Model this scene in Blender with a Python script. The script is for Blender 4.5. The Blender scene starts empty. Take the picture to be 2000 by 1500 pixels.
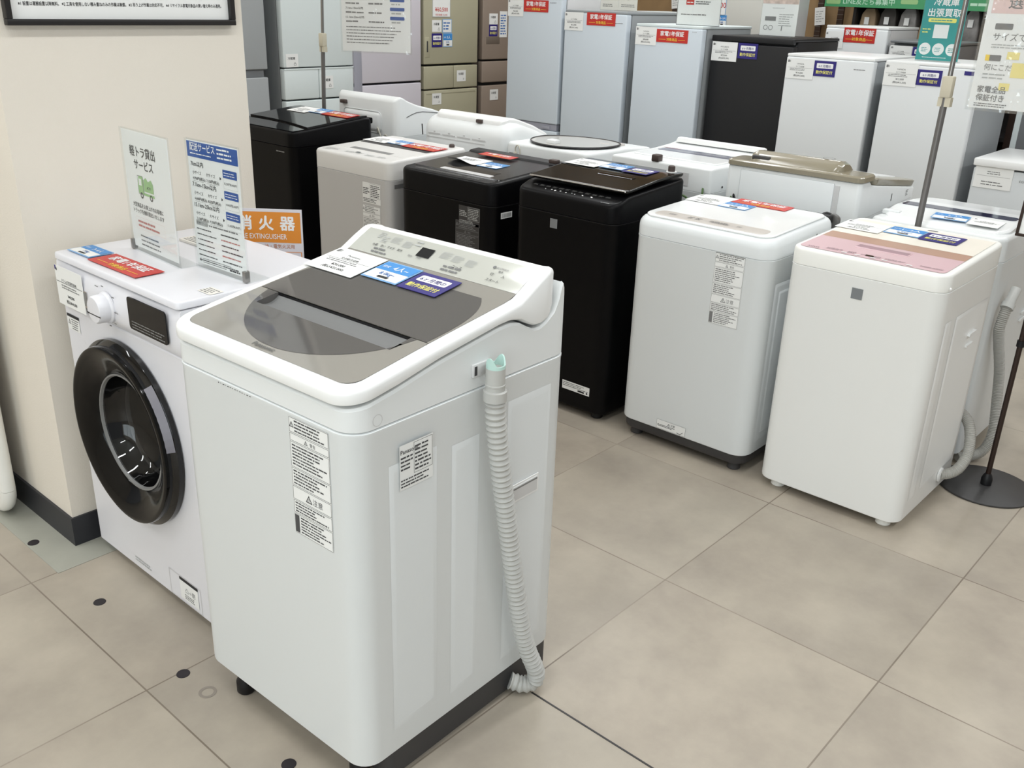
import bpy, bmesh, math, random
from mathutils import Matrix, Vector

SC = bpy.context.scene
COL = SC.collection
sin, cos, pi = math.sin, math.cos, math.pi
R = random.Random(7)

# ------------------------------------------------------------------ camera
F_PX, PITCH, ROLL, YAW, CAM_H = 1844.4956, 0.390710725, 0.0329424919, 0.718992888, 1.477
fw = Vector((cos(PITCH)*cos(YAW), cos(PITCH)*sin(YAW), -sin(PITCH)))
r0 = Vector((sin(YAW), -cos(YAW), 0)); u0 = r0.cross(fw)
cr = r0*cos(ROLL) + u0*sin(ROLL); cu = -r0*sin(ROLL) + u0*cos(ROLL)
cam = bpy.data.cameras.new('camera'); camo = bpy.data.objects.new('camera', cam); COL.objects.link(camo)
cam.sensor_fit = 'HORIZONTAL'; cam.sensor_width = 36; cam.lens = F_PX/2000*36; cam.clip_start = .02
camo.matrix_world = Matrix(((cr.x, cu.x, -fw.x, 0), (cr.y, cu.y, -fw.y, 0), (cr.z, cu.z, -fw.z, CAM_H), (0, 0, 0, 1)))
SC.camera = camo
# ------------------------------------------------------------------ world + exposure
wd = bpy.data.worlds.new('world'); SC.world = wd; wd.use_nodes = True
wd.node_tree.nodes['Background'].inputs[0].default_value = (.95, .98, 1, 1)
wd.node_tree.nodes['Background'].inputs[1].default_value = .3
vs = SC.view_settings
vs.view_transform = 'Standard'; vs.look = 'None'; vs.gamma = 1; vs.exposure = 0; vs.use_curve_mapping = False
LIGHT_W = 15.5
filld = bpy.data.lights.new('added_fill_light', 'AREA'); filld.shape = 'RECTANGLE'; filld.size = 1.9; filld.size_y = 3.2; filld.energy = 34; filld.color = (.86, .96, 1)
fillo = bpy.data.objects.new('added_fill_light', filld); COL.objects.link(fillo)
fillo.location = (-2.72, -.5, 1.45); fillo.rotation_euler = (0, -pi/2, 0)                # added fill light for the front faces, no known window, shines along +x

# ------------------------------------------------------------------ materials
def S(r, g, b):
    return tuple(((c/255)/12.92 if c/255 <= .04045 else ((c/255+.055)/1.055)**2.4) for c in (r, g, b)) + (1,)
MATS = {}
def mat(name, col, rough=.45, metal=0, spec=.5, coat=0, mottling=0, mscale=8, bump=0, bscale=600, emit=0):
    if name in MATS: return MATS[name]
    m = bpy.data.materials.new(name); m.use_nodes = True
    nt = m.node_tree; b = nt.nodes['Principled BSDF']; MATS[name] = m
    b.inputs['Base Color'].default_value = col; b.inputs['Roughness'].default_value = rough
    b.inputs['Metallic'].default_value = metal; b.inputs['Specular IOR Level'].default_value = spec
    b.inputs['Coat Weight'].default_value = coat; b.inputs['Coat Roughness'].default_value = .05
    if mottling or bump:
        tc = nt.nodes.new('ShaderNodeTexCoord')
    if mottling:
        n = nt.nodes.new('ShaderNodeTexNoise'); n.inputs['Scale'].default_value = mscale; n.inputs['Detail'].default_value = 6
        nt.links.new(tc.outputs['Object'], n.inputs['Vector'])
        r = nt.nodes.new('ShaderNodeValToRGB')
        r.color_ramp.elements[0].position = .3; r.color_ramp.elements[1].position = .7
        r.color_ramp.elements[0].color = tuple(c*(1-mottling) for c in col[:3])+(1,)
        r.color_ramp.elements[1].color = tuple(min(1, c*(1+mottling)) for c in col[:3])+(1,)
        nt.links.new(n.outputs['Fac'], r.inputs[0]); nt.links.new(r.outputs[0], b.inputs['Base Color'])
    if bump:
        n = nt.nodes.new('ShaderNodeTexNoise'); n.inputs['Scale'].default_value = bscale
        nt.links.new(tc.outputs['Object'], n.inputs['Vector'])
        bp = nt.nodes.new('ShaderNodeBump'); bp.inputs['Strength'].default_value = bump; bp.inputs['Distance'].default_value = .002
        nt.links.new(n.outputs['Fac'], bp.inputs['Height']); nt.links.new(bp.outputs[0], b.inputs['Normal'])
    if emit:
        b.inputs['Emission Color'].default_value = col; b.inputs['Emission Strength'].default_value = emit
    return m

def clear(name, tint=(.97, .98, .98), rough=.03, ior=1.45, bump=0):
    m = bpy.data.materials.new(name); m.use_nodes = True; nt = m.node_tree; nt.nodes.clear(); MATS[name] = m
    o = nt.nodes.new('ShaderNodeOutputMaterial'); mx = nt.nodes.new('ShaderNodeMixShader')
    t = nt.nodes.new('ShaderNodeBsdfTransparent'); g = nt.nodes.new('ShaderNodeBsdfGlossy'); f = nt.nodes.new('ShaderNodeLayerWeight')
    t.inputs[0].default_value = tint + (1,); g.inputs['Roughness'].default_value = rough; f.inputs[0].default_value = .5
    pw = nt.nodes.new('ShaderNodeMath'); pw.operation = 'POWER'; pw.inputs[1].default_value = 4.5
    ma = nt.nodes.new('ShaderNodeMath'); ma.operation = 'MULTIPLY_ADD'; ma.inputs[1].default_value = .35; ma.inputs[2].default_value = ((ior-1)/(ior+1))**2
    nt.links.new(f.outputs['Facing'], pw.inputs[0]); nt.links.new(pw.outputs[0], ma.inputs[0]); nt.links.new(ma.outputs[0], mx.inputs[0]); nt.links.new(t.outputs[0], mx.inputs[1]); nt.links.new(g.outputs[0], mx.inputs[2])
    nt.links.new(mx.outputs[0], o.inputs[0])
    if bump:
        tc = nt.nodes.new('ShaderNodeTexCoord'); n = nt.nodes.new('ShaderNodeTexNoise'); n.inputs['Scale'].default_value = 18
        nt.links.new(tc.outputs['Object'], n.inputs['Vector'])
        bp = nt.nodes.new('ShaderNodeBump'); bp.inputs['Strength'].default_value = bump; bp.inputs['Distance'].default_value = .02
        nt.links.new(n.outputs['Fac'], bp.inputs['Height']); nt.links.new(bp.outputs[0], g.inputs['Normal']); nt.links.new(bp.outputs[0], f.inputs['Normal'])
    return m

WHT = mat('cool white enamel', S(226, 230, 231), .32, bump=.04)
WHT2 = mat('cool white plastic', S(229, 232, 232), .38)
PURE = mat('bright white plastic', S(238, 239, 238), .3)
WARM = mat('warm white enamel', S(240, 241, 239), .3)
WARMT = mat('warm white trim', S(240, 240, 235), .32)
PEARL = mat('pale grey enamel', S(206, 206, 206), .32)
PEARL2 = mat('pale grey plastic', S(218, 217, 214), .35)
LILAC = mat('cool pale white door', S(205, 214, 222), .4)
DRUMW = mat('white drum washer enamel', S(226, 226, 231), .28)
BLK = mat('black enamel', S(6, 6, 8), .38, spec=.14)
BLKP = mat('black plastic', S(20, 20, 22), .45, spec=.35)
BLKG = mat('gloss black', S(9, 9, 10), .06, spec=.5)
BLKGB = mat('gloss dark brown black', S(22, 19, 15), .12, spec=.5)
DOORB = mat('gloss black door face', S(9, 9, 9), .1, spec=.22)
BLKGR = mat('gloss grey black', S(26, 26, 28), .22)
DKGREY = mat('dark grey plastic', S(58, 57, 58), .5)
MIDGREY = mat('mid grey plastic', S(128, 128, 127), .45)
BADGE = mat('grey badge', S(134, 137, 140), .35, metal=.3)
HOSE = mat('grey drain hose', S(186, 186, 182), .5)
HOSE2 = mat('translucent grey hose', S(172, 170, 164), .45)
MINT = mat('mint hose plug', S(190, 222, 214), .35)
TAUPEG = mat('taupe lid glass', S(146, 143, 136), .07, spec=.5)
PANEL = mat('silver beige panel glass', S(186, 187, 179), .12, spec=.5)
WINDOW = mat('smoked lid window', S(92, 90, 88), .06, spec=.5)
CHAN = mat('grey handle channel', S(116, 117, 117), .5)
PINK = mat('pink panel', S(212, 182, 187), .3)
TAN = mat('tan rose panel', S(184, 150, 132), .3)
CREAM = mat('cream lid', S(238, 232, 220), .35)
LIDW = mat('gloss white lid', S(236, 238, 238), .12)
EPAN = mat('grey beige panel', S(196, 190, 183), .3)
TAUPE = mat('taupe gloss plastic', S(143, 136, 118), .16)
SILVER = mat('silver grey door', S(218, 227, 227), .38)
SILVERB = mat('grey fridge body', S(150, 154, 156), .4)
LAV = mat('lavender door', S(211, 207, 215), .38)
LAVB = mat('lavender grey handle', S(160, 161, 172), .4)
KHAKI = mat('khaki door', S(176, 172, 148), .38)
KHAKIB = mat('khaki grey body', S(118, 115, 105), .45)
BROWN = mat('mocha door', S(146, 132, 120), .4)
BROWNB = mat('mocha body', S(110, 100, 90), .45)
GREYD = mat('grey door', S(164, 168, 170), .38)
FBLK = mat('charcoal black door', S(29, 29, 31), .45, spec=.35)
BEIGEF = mat('beige tall fridge', S(205, 203, 195), .42)
GASK = mat('gasket shadow grey', S(60, 62, 64), .6)
METAL = mat('brushed steel', S(150, 148, 145), .3, metal=.9)
METALD = mat('painted grey steel', S(112, 110, 108), .35, metal=.4)
CHROME = mat('chrome', S(215, 215, 215), .12, metal=1)
BEIGE = mat('beige plastic', S(196, 190, 170), .5)
PAPER = mat('white paper', S(236, 237, 235), .6)
PAPERC = mat('printed cream paper', S(232, 228, 220), .6)
INK = mat('black ink', S(38, 38, 40), .7)
INKG = mat('grey ink', S(120, 120, 120), .7)
INKL = mat('pale grey ink', S(176, 178, 176), .7)
RED = mat('red card', S(196, 48, 42), .4)
YEL = mat('yellow ink', S(242, 208, 70), .5)
YELP = mat('pale yellow ink', S(238, 232, 120), .5)
WINK = mat('white ink', S(244, 244, 244), .5)
BLUE = mat('blue card', S(62, 140, 208), .4)
BLUEB = mat('pale blue border', S(130, 176, 222), .4)
BLUET = mat('blue ink', S(58, 110, 180), .5)
NAVY = mat('navy blue print', S(44, 86, 160), .4)
PURP = mat('indigo card', S(44, 36, 118), .4)
TEAL = mat('teal print', S(38, 152, 150), .4)
ORANGE = mat('orange print', S(226, 142, 46), .45)
GRN = mat('green print', S(150, 190, 130), .5)
GRNB = mat('green banner', S(70, 150, 100), .5)
PINKP = mat('pale pink print', S(226, 200, 196), .5)
DISP = mat('black display glass', S(12, 12, 14), .08, spec=.3)
FRAMEB = mat('black frame', S(30, 28, 28), .4)
BRZ = mat('dark brown pole', S(48, 34, 28), .35, metal=.3)
SKIRT = mat('charcoal baseboard', S(42, 43, 48), .45)
CORDG = mat('green cord', S(70, 100, 50), .5)
CORDW = mat('pale cord', S(206, 202, 190), .5)
INLET = mat('dark brown inlet', S(70, 58, 54), .5)
WOOD = mat('brown pegboard', S(150, 122, 86), .7, mottling=.12, mscale=5)
GUIT = mat('dark guitar wood', S(58, 40, 30), .4)
GUITB = mat('sunburst guitar wood', S(150, 86, 40), .2)
BAGD = mat('dark bag', S(62, 58, 54), .6, mottling=.3, mscale=12)
BAGG = mat('grey bag', S(128, 126, 124), .45, mottling=.3, mscale=15)
BAGT = mat('tan bag', S(150, 128, 100), .6, mottling=.2, mscale=12)
WALLM = mat('cream wallpaper', S(228, 221, 209), .8, bump=.25, bscale=260)
CEILM = mat('white ceiling', S(232, 232, 228), .8)
LAMP = mat('lamp diffuser', (.965, .985, 1, 1), .5, emit=3.0)
HOUS = mat('lamp housing', S(235, 235, 235), .5)
CLEAR = clear('clear acrylic')
SLEEVE = clear('clear plastic sleeve', (.97, .98, .98), .1, 2.1, bump=.6)
GLASSD = clear('dark door glass', (.5, .5, .5), .03, 1.6)
CONC = mat('grey green concrete', S(162, 162, 151), .6, mottling=.06, mscale=9)
BLOTS = mat('black floor dot', S(34, 29, 34), .5)
RINGM = mat('worn glue ring', S(140, 132, 122), .7)

def floor_material():
    m = bpy.data.materials.new('stone tile floor'); m.use_nodes = True; nt = m.node_tree; b = nt.nodes['Principled BSDF']
    N = nt.nodes.new; L = nt.links.new
    tc = N('ShaderNodeTexCoord'); sp = N('ShaderNodeSeparateXYZ'); L(tc.outputs['Object'], sp.inputs[0])
    def math_(op, a, b_=None, c=None):
        n = N('ShaderNodeMath'); n.operation = op
        for i, v in enumerate((a, b_, c)):
            if v is None: continue
            if isinstance(v, (int, float)): n.inputs[i].default_value = v
            else: L(v, n.inputs[i])
        return n.outputs[0]
    cells = []; dist = []
    for o, off in ((sp.outputs[0], .7495), (sp.outputs[1], .5223)):
        t = math_('DIVIDE', math_('SUBTRACT', o, off), .6)
        cells.append(math_('FLOOR', t)); fr = math_('FRACT', t)
        dist.append(math_('MULTIPLY', math_('MINIMUM', fr, math_('SUBTRACT', 1, fr)), .6))
    d = math_('MINIMUM', dist[0], dist[1])
    line = math_('LESS_THAN', d, .0019)
    ln = N('ShaderNodeTexNoise'); ln.inputs['Scale'].default_value = 1.6; L(tc.outputs['Object'], ln.inputs['Vector'])
    lr = N('ShaderNodeMapRange'); lr.inputs[1].default_value = .4; lr.inputs[2].default_value = .6; lr.inputs[3].default_value = .25; lr.inputs[4].default_value = .85
    L(ln.outputs['Fac'], lr.inputs[0])
    cv = N('ShaderNodeCombineXYZ'); L(cells[0], cv.inputs[0]); L(cells[1], cv.inputs[1])
    wn = N('ShaderNodeTexWhiteNoise'); wn.noise_dimensions = '2D'; L(cv.outputs[0], wn.inputs['Vector'])
    # clouded stone, each tile with its own offset
    va = N('ShaderNodeVectorMath'); va.operation = 'MULTIPLY_ADD'; L(wn.outputs['Color'], va.inputs[0]); va.inputs[1].default_value = (7, 7, 7); L(tc.outputs['Object'], va.inputs[2])
    n1 = N('ShaderNodeTexNoise'); n1.inputs['Scale'].default_value = 3.2; n1.inputs['Detail'].default_value = 9; n1.inputs['Roughness'].default_value = .62; L(va.outputs[0], n1.inputs['Vector'])
    rp = N('ShaderNodeValToRGB'); e = rp.color_ramp.elements
    e[0].position = .3; e[0].color = S(148, 137, 125); e[1].position = .7; e[1].color = S(184, 173, 157)
    L(n1.outputs['Fac'], rp.inputs[0])
    n2 = N('ShaderNodeTexNoise'); n2.inputs['Scale'].default_value = 1.3; n2.inputs['Detail'].default_value = 3; L(va.outputs[0], n2.inputs['Vector'])
    mx0 = N('ShaderNodeMixRGB'); mx0.blend_type = 'MIX'; mx0.inputs[2].default_value = S(165, 161, 149)
    L(math_('MULTIPLY', n2.outputs['Fac'], .5), mx0.inputs[0]); L(rp.outputs[0], mx0.inputs[1])
    sc_ = N('ShaderNodeMapRange'); sc_.inputs[3].default_value = .965; sc_.inputs[4].default_value = 1.035; L(wn.outputs['Value'], sc_.inputs[0])
    mul = N('ShaderNodeVectorMath'); mul.operation = 'SCALE'; L(mx0.outputs[0], mul.inputs[0]); L(sc_.outputs[0], mul.inputs['Scale'])
    mx = N('ShaderNodeMixRGB'); mx.inputs[2].default_value = S(104, 93, 80)
    L(math_('MULTIPLY', line, lr.outputs[0]), mx.inputs[0]); L(mul.outputs[0], mx.inputs[1])
    L(mx.outputs[0], b.inputs['Base Color']); b.inputs['Roughness'].default_value = .42; b.inputs['Specular IOR Level'].default_value = .4
    bp = N('ShaderNodeBump'); bp.inputs['Strength'].default_value = .15; bp.inputs['Distance'].default_value = .002
    L(n1.outputs['Fac'], bp.inputs['Height']); L(bp.outputs[0], b.inputs['Normal'])
    return m
FLOORM = floor_material()

# ------------------------------------------------------------------ mesh builder
def frame(o, x, y):
    x = Vector(x).normalized(); y = Vector(y); y = (y - x*y.dot(x)).normalized(); z = x.cross(y)
    return Matrix(((x.x, y.x, z.x, o[0]), (x.y, y.y, z.y, o[1]), (x.z, y.z, z.z, o[2]), (0, 0, 0, 1)))
def interp(pts):
    def f(x):
        if x <= pts[0][0]: return pts[0][1]
        for (a, b), (c, d) in zip(pts, pts[1:]):
            if x <= c: return b+(d-b)*(x-a)/(c-a)
        return pts[-1][1]
    return f
def zo(z, d): return (lambda x: z(x)+d) if callable(z) else z+d
TXT = {}
def text_mesh(s):
    k = s
    if k not in TXT:
        c = bpy.data.curves.new('lettering', 'FONT'); c.body = s; c.size = 1; c.resolution_u = 2
        o = bpy.data.objects.new('lettering', c); m = bpy.data.meshes.new_from_object(o)
        vs_ = [tuple(v.co) for v in m.vertices]; fs = [tuple(p.vertices) for p in m.polygons]
        bpy.data.objects.remove(o); bpy.data.curves.remove(c); bpy.data.meshes.remove(m)
        w = (min(v[0] for v in vs_), max(v[0] for v in vs_)) if vs_ else (0, 0)
        TXT[k] = (vs_, fs, w)
    return TXT[k]

class MB:
    def __init__(s, M=None): s.bm = bmesh.new(); s.mats = []; s.M = M or Matrix()
    def mi(s, m):
        if m not in s.mats: s.mats.append(m)
        return s.mats.index(m)
    def v(s, co): return s.bm.verts.new(s.M @ Vector(co))
    def f(s, vs_, m):
        try:
            fc = s.bm.faces.new(vs_); fc.material_index = s.mi(m); return fc
        except ValueError: return None
    def box(s, x0, x1, y0, y1, z0, z1, m, bev=0, seg=2):
        V = [s.v((x, y, z)) for x in (x0, x1) for y in (y0, y1) for z in (z0, z1)]
        F = [s.f([V[i] for i in q], m) for q in ((0, 1, 3, 2), (4, 6, 7, 5), (0, 4, 5, 1), (2, 3, 7, 6), (0, 2, 6, 4), (1, 5, 7, 3))]
        if bev:
            E = list({e for fc in F for e in fc.edges})
            bmesh.ops.bevel(s.bm, geom=E, offset=bev, segments=seg, profile=.5, affect='EDGES')
        return s
    def half(s, x0, x1, y1, r, nx, na):
        """half outline of a rounded rectangle, y >= 0, from front middle to back middle"""
        P = [(x0, y1*.0), (x0, (y1-r)*.5), (x0, (y1-r)*.9)]
        P += [(x0+r-r*cos(a), y1-r+r*sin(a)) for a in [pi/2*k/na for k in range(na+1)]]
        P += [(x0+r+(x1-x0-2*r)*k/(nx+1), y1) for k in range(1, nx+1)]
        P += [(x1-r+r*sin(a), y1-r+r*cos(a)) for a in [pi/2*k/na for k in range(na+1)]]
        P += [(x1, (y1-r)*.9), (x1, (y1-r)*.5), (x1, 0)]
        return P
    def tower(s, D, levels, m, r=.03, nx=10, na=6, capb=True, capt=True):
        """stack of rounded rectangles; levels = (inset, z or z(x)[, material of the band below])"""
        x0, x1, y0, y1 = D; yc = (y0+y1)/2; hy = (y1-y0)/2; rings = []
        levels = list(levels)
        if capt: levels.append((levels[-1][0]+.003,)+tuple(levels[-1][1:]))      # flat margin keeps the cap evenly shaded
        for lv in levels:
            i, z = lv[0], lv[1]
            H = s.half(x0+i, x1-i, hy-i, max(r-i, .0015), nx, na)
            pts = [(x, yc+y) for x, y in H] + [(x, yc-y) for x, y in H[-2:0:-1]]
            rings.append([s.v((x, y, z(x) if callable(z) else z)) for x, y in pts])
        n = len(rings[0]); h = n//2
        for k in range(1, len(rings)):
            mm = levels[k][2] if len(levels[k]) > 2 else m
            A, B = rings[k-1], rings[k]
            for j in range(n): s.f([A[j], A[(j+1) % n], B[(j+1) % n], B[j]], mm)
        for ring, on, mm in ((rings[0], capb, m), (rings[-1], capt, levels[-1][3] if len(levels[-1]) > 3 else m)):
            if not on: continue
            s.f([ring[0], ring[1], ring[n-1]], mm)
            for k in range(1, h-1): s.f([ring[k], ring[k+1], ring[n-k-1], ring[n-k]], mm)
            s.f([ring[h-1], ring[h], ring[h+1]], mm)
        return s
    def sheet(s, D, z, m, r=.01, t=.003, e=.001, nx=10):
        """thin raised plate following z(x)"""
        return s.tower(D, [(0, zo(z, -t)), (0, zo(z, 0)), (e, zo(z, e))], m, r=r, nx=nx)
    def rows(s, xs, lo, hi, z, m, n=1, thick=0):
        """surface strip z(x) between lo(x) and hi(x)"""
        G = [[s.v((x, lo(x)+(hi(x)-lo(x))*k/n, z(x))) for k in range(n+1)] for x in xs]
        for a, b in zip(G, G[1:]):
            for k in range(n): s.f([a[k], b[k], b[k+1], a[k+1]], m)
        return s
    def prism(s, pts, h0, h1, m, m2=None):
        """polygon in local xy extruded along z"""
        a = [s.v((x, y, h0)) for x, y in pts]; b = [s.v((x, y, h1)) for x, y in pts]; n = len(pts)
        s.f(a[::-1], m); s.f(b, m2 or m)
        for k in range(n): s.f([a[k], a[(k+1) % n], b[(k+1) % n], b[k]], m)
        return s
    def lathe(s, prof, m, n=32, cap0=True, cap1=True, mats=None):
        """profile (radius, z) spun around local z"""
        rings = [[s.v((r*cos(2*pi*k/n), r*sin(2*pi*k/n), z)) for k in range(n)] for r, z in prof]
        for i, (A, B) in enumerate(zip(rings, rings[1:])):
            for k in range(n): s.f([A[k], A[(k+1) % n], B[(k+1) % n], B[k]], mats[i] if mats else m)
        if cap0: s.f(rings[0][::-1], mats[0] if mats else m)
        if cap1: s.f(rings[-1], mats[-1] if mats else m)
        return s
    def tube(s, pts, rad, m, n=10, cap=True):
        pts = [Vector(p) for p in pts]; prev = None; rings = []; N = len(pts)
        for i, p in enumerate(pts):
            t = (pts[min(i+1, N-1)]-pts[max(i-1, 0)]).normalized()
            if prev is None:
                a = Vector((0, 0, 1)) if abs(t.z) < .9 else Vector((1, 0, 0)); nrm = t.cross(a).normalized()
            else: nrm = (prev - t*prev.dot(t)).normalized()
            prev = nrm; b = t.cross(nrm); rr = rad[i] if isinstance(rad, (list, tuple)) else rad
            rings.append([s.v(p + nrm*rr*cos(2*pi*k/n) + b*rr*sin(2*pi*k/n)) for k in range(n)])
        for A, B in zip(rings, rings[1:]):
            for k in range(n): s.f([A[k], A[(k+1) % n], B[(k+1) % n], B[k]], m)
        if cap: s.f(rings[0][::-1], m); s.f(rings[-1], m)
        return s
    # ---- flat printing, local xy, lifted by z
    def rect(s, x0, y0, x1, y1, m, z=.0004):
        s.f([s.v((x0, y0, z)), s.v((x1, y0, z)), s.v((x1, y1, z)), s.v((x0, y1, z))], m); return s
    def poly(s, pts, m, z=.0004): s.f([s.v((x, y, z)) for x, y in pts], m); return s
    def disc(s, x, y, r, m, z=.0004, n=24): return s.poly([(x+r*cos(2*pi*k/n), y+r*sin(2*pi*k/n)) for k in range(n)], m, z)
    def ring(s, x, y, r, w, m, z=.0004, n=24):
        A = [s.v((x+r*cos(2*pi*k/n), y+r*sin(2*pi*k/n), z)) for k in range(n)]
        B = [s.v((x+(r-w)*cos(2*pi*k/n), y+(r-w)*sin(2*pi*k/n), z)) for k in range(n)]
        for k in range(n): s.f([A[k], A[(k+1) % n], B[(k+1) % n], B[k]], m)
        return s
    def border(s, x0, y0, x1, y1, w, m, z=.0004):
        s.rect(x0, y0, x1, y0+w, m, z); s.rect(x0, y1-w, x1, y1, m, z); s.rect(x0, y0+w, x0+w, y1-w, m, z); return s.rect(x1-w, y0+w, x1, y1-w, m, z)
    def rrect(s, x0, y0, x1, y1, r, m, z=.0004):
        P = []
        for cx, cy, a0 in ((x1-r, y1-r, 0), (x0+r, y1-r, 90), (x0+r, y0+r, 180), (x1-r, y0+r, 270)):
            P += [(cx+r*cos(math.radians(a0+d)), cy+r*sin(math.radians(a0+d))) for d in (0, 30, 60, 90)]
        return s.poly(P, m, z)
    def text(s, t, x, y, size, m, z=.0006, al='l', bold=0, wmax=None):
        vs_, fs, (a, b) = text_mesh(t)
        sx = size
        if wmax and (b-a)*size > wmax: sx = wmax/(b-a)
        o = {'l': -a*sx, 'c': -(a+b)/2*sx, 'r': -b*sx}[al]
        for k, (dx, dy) in enumerate(((0, 0), (1, 0), (-1, 0), (0, 1), (0, -1)) if bold else ((0, 0),)):   # heavier strokes
            V = [s.v((x+o+(p[0]+dx*bold)*sx, y+(p[1]+dy*bold)*size, z+.00003*k)) for p in vs_]
            for q in fs: s.f([V[i] for i in q], m)
        return s
    def bars(s, x0, y0, x1, y1, rows, m, z=.0006, fill=.5, seed=1, ragged=.3):
        """rows of unreadable small print"""
        rg = random.Random(seed); p = (y1-y0)/rows
        for k in range(rows):
            y = y1-(k+.8)*p; x = x0; end = x1-(x1-x0)*ragged*rg.random()
            while x < end-p*.4:
                w = p*rg.uniform(.5, 2.2); w = min(w, end-x)
                s.rect(x, y, x+w, y+p*fill*rg.uniform(.8, 1), m, z); x += w+p*rg.uniform(.12, .35)
        return s
    def tri(s, x, y, h, m, z=.0006):
        w = h*.58
        A = [s.v(p+(z,)) for p in ((x-w, y), (x+w, y), (x, y+h))]; k = .62
        c = (x, y+h*.36)
        B = [s.v((c[0]+(p[0]-c[0])*k, c[1]+(p[1]-c[1])*k, z)) for p in ((x-w, y), (x+w, y), (x, y+h))]
        for i in range(3): s.f([A[i], A[(i+1) % 3], B[(i+1) % 3], B[i]], m)
        return s.rect(x-h*.05, y+h*.2, x+h*.05, y+h*.6, m, z)
    def mesh(s, name, off=(0, 0, 0), sharp=38):
        bm = s.bm
        bmesh.ops.recalc_face_normals(bm, faces=bm.faces)
        ca = cos(math.radians(sharp))
        for e in bm.edges:
            lf = e.link_faces
            e.smooth = len(lf) == 2 and lf[0].normal.dot(lf[1].normal) > ca
        for fc in bm.faces: fc.smooth = True
        if any(off): bmesh.ops.translate(bm, vec=Vector(off), verts=bm.verts)
        me = bpy.data.meshes.new(name); bm.to_mesh(me); bm.free()
        for m in s.mats: me.materials.append(m)
        return me
    def obj(s, name, parent=None, off=(0, 0, 0), matrix=None):
        o = bpy.data.objects.new(name, s.mesh(name, off)); COL.objects.link(o)
        if parent: o.parent = parent
        if matrix is not None: o.matrix_world = matrix
        return o

def tag(o, label=None, cat=None, group=None, kind=None):
    if label: o['label'] = label
    if cat: o['category'] = cat
    if group: o['group'] = group
    if kind: o['kind'] = kind
    return o
def struct(name, mb, label=None, cat=None):
    o = mb.obj(name); o['kind'] = 'structure'
    return tag(o, label, cat)

class Thing:
    """appliance built in a front-right-corner frame: x = depth to the back, y = width to its left side seen from behind the camera, z up"""
    def __init__(s, name, label, cat, X, Y, W, D, rot=0, group=None, z=0):
        s.W, s.D = W, D; a = math.radians(rot)
        c = Matrix.Rotation(a, 4, 'Z') @ Vector((D/2, W/2, 0))
        s.T = Matrix.Translation((X, Y, z)) @ Matrix.Rotation(a, 4, 'Z')
        s.e = bpy.data.objects.new(name, None); COL.objects.link(s.e); s.e.empty_display_size = .1
        s.e.location = (X+c.x, Y+c.y, z); s.e.rotation_euler = (0, 0, a); tag(s.e, label, cat, group)
    def part(s, name, mb, parent=None, label=None):
        o = mb.obj(name, parent or s.e, (-s.D/2, -s.W/2, 0))
        if label: o['label'] = label
        return o
def FRONT(y, z, x=0): return frame((x-.0006, y, z), (0, -1, 0), (0, 0, 1))
def SIDE(x, z, y=0): return frame((x, y-.0006, z), (1, 0, 0), (0, 0, 1))
def TOP(x, y, z, slope=0): return frame((x, y, z+.0008), (0, -1, 0), (1, 0, slope))
def spline(P, step):
    P = [Vector(p) for p in P]; Q = [2*P[0]-P[1]] + P + [2*P[-1]-P[-2]]; out = []
    for i in range(1, len(Q)-2):
        a, b, c, d = Q[i-1:i+3]; n = max(2, int((c-b).length/step))
        for k in range(n):
            t = k/n
            out.append(.5*((2*b) + (c-a)*t + (2*a-5*b+4*c-d)*t*t + (3*b-a-3*c+d)*t**3))
    return out + [P[-1]]
def hose_mesh(P, r, amp, pitch, m, n=20, sub=6):
    pts = spline(P, pitch/sub); L = 0; rad = []
    for i, p in enumerate(pts):
        if i: L += (p-pts[i-1]).length
        ph = (L/pitch) % 1
        rad.append(r + amp*(1-abs(2*ph-1)*2 if True else 0))
    return MB().tube(pts, rad, m, n=n)

# ------------------------------------------------------------------ cards and printed matter
def card_obj(mb, name, label, cat, M, group=None):
    o = mb.obj(name, matrix=M); return tag(o, label, cat, group)
G_PRICE, G_RED, G_BLUE, G_PURP = 'white price cards', 'red one-year warranty cards', 'blue capacity cards', 'indigo six-month warranty cards'
def plate(w, h, m, t=.0012, curl=0):
    mb = MB()
    if curl:
        n = 8; G = [[mb.v((-w/2+w*k/n, y, t+curl*max(0, (abs(k/n-.5)-.2))**2*8*(1 if y < 0 else .25))) for k in range(n+1)] for y in (-h/2, h/2)]
        for k in range(n): mb.f([G[0][k], G[0][k+1], G[1][k+1], G[1][k]], m)
        return mb
    return mb.box(-w/2, w/2, -h/2, h/2, 0, t, m)
def price_card(label, M, w=.15, h=.105, brand='', desc='全自動洗濯機', price='', tax='', t=.0012):
    b = plate(w, h, PAPER, t); z = t+.0003; b.rrect(-w*.46, h*.3, -w*.40, h*.42, .002, INKG, z); b.rrect(-w*.40, h*.31, -w*.36, h*.41, .002, INKL, z)
    if brand: b.text(brand, 0, h*.21, h*.1, INK, z, 'c')
    b.text(desc, 0, h*.08, h*.085, INK, z, 'c'); b.rect(-w*.45, h*.045, w*.45, h*.055, INKG, z)
    b.bars(-w*.36, -h*.1, w*.38, h*.03, 2, INKG, z, seed=len(label))
    if price: b.text(price, 0, -h*.24, h*.12, INK, z, 'c', .008)
    if tax: b.text(tax, 0, -h*.38, h*.11, INK, z, 'c', .008)
    return card_obj(b, 'price_card', label, 'price card', M, G_PRICE)
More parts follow.
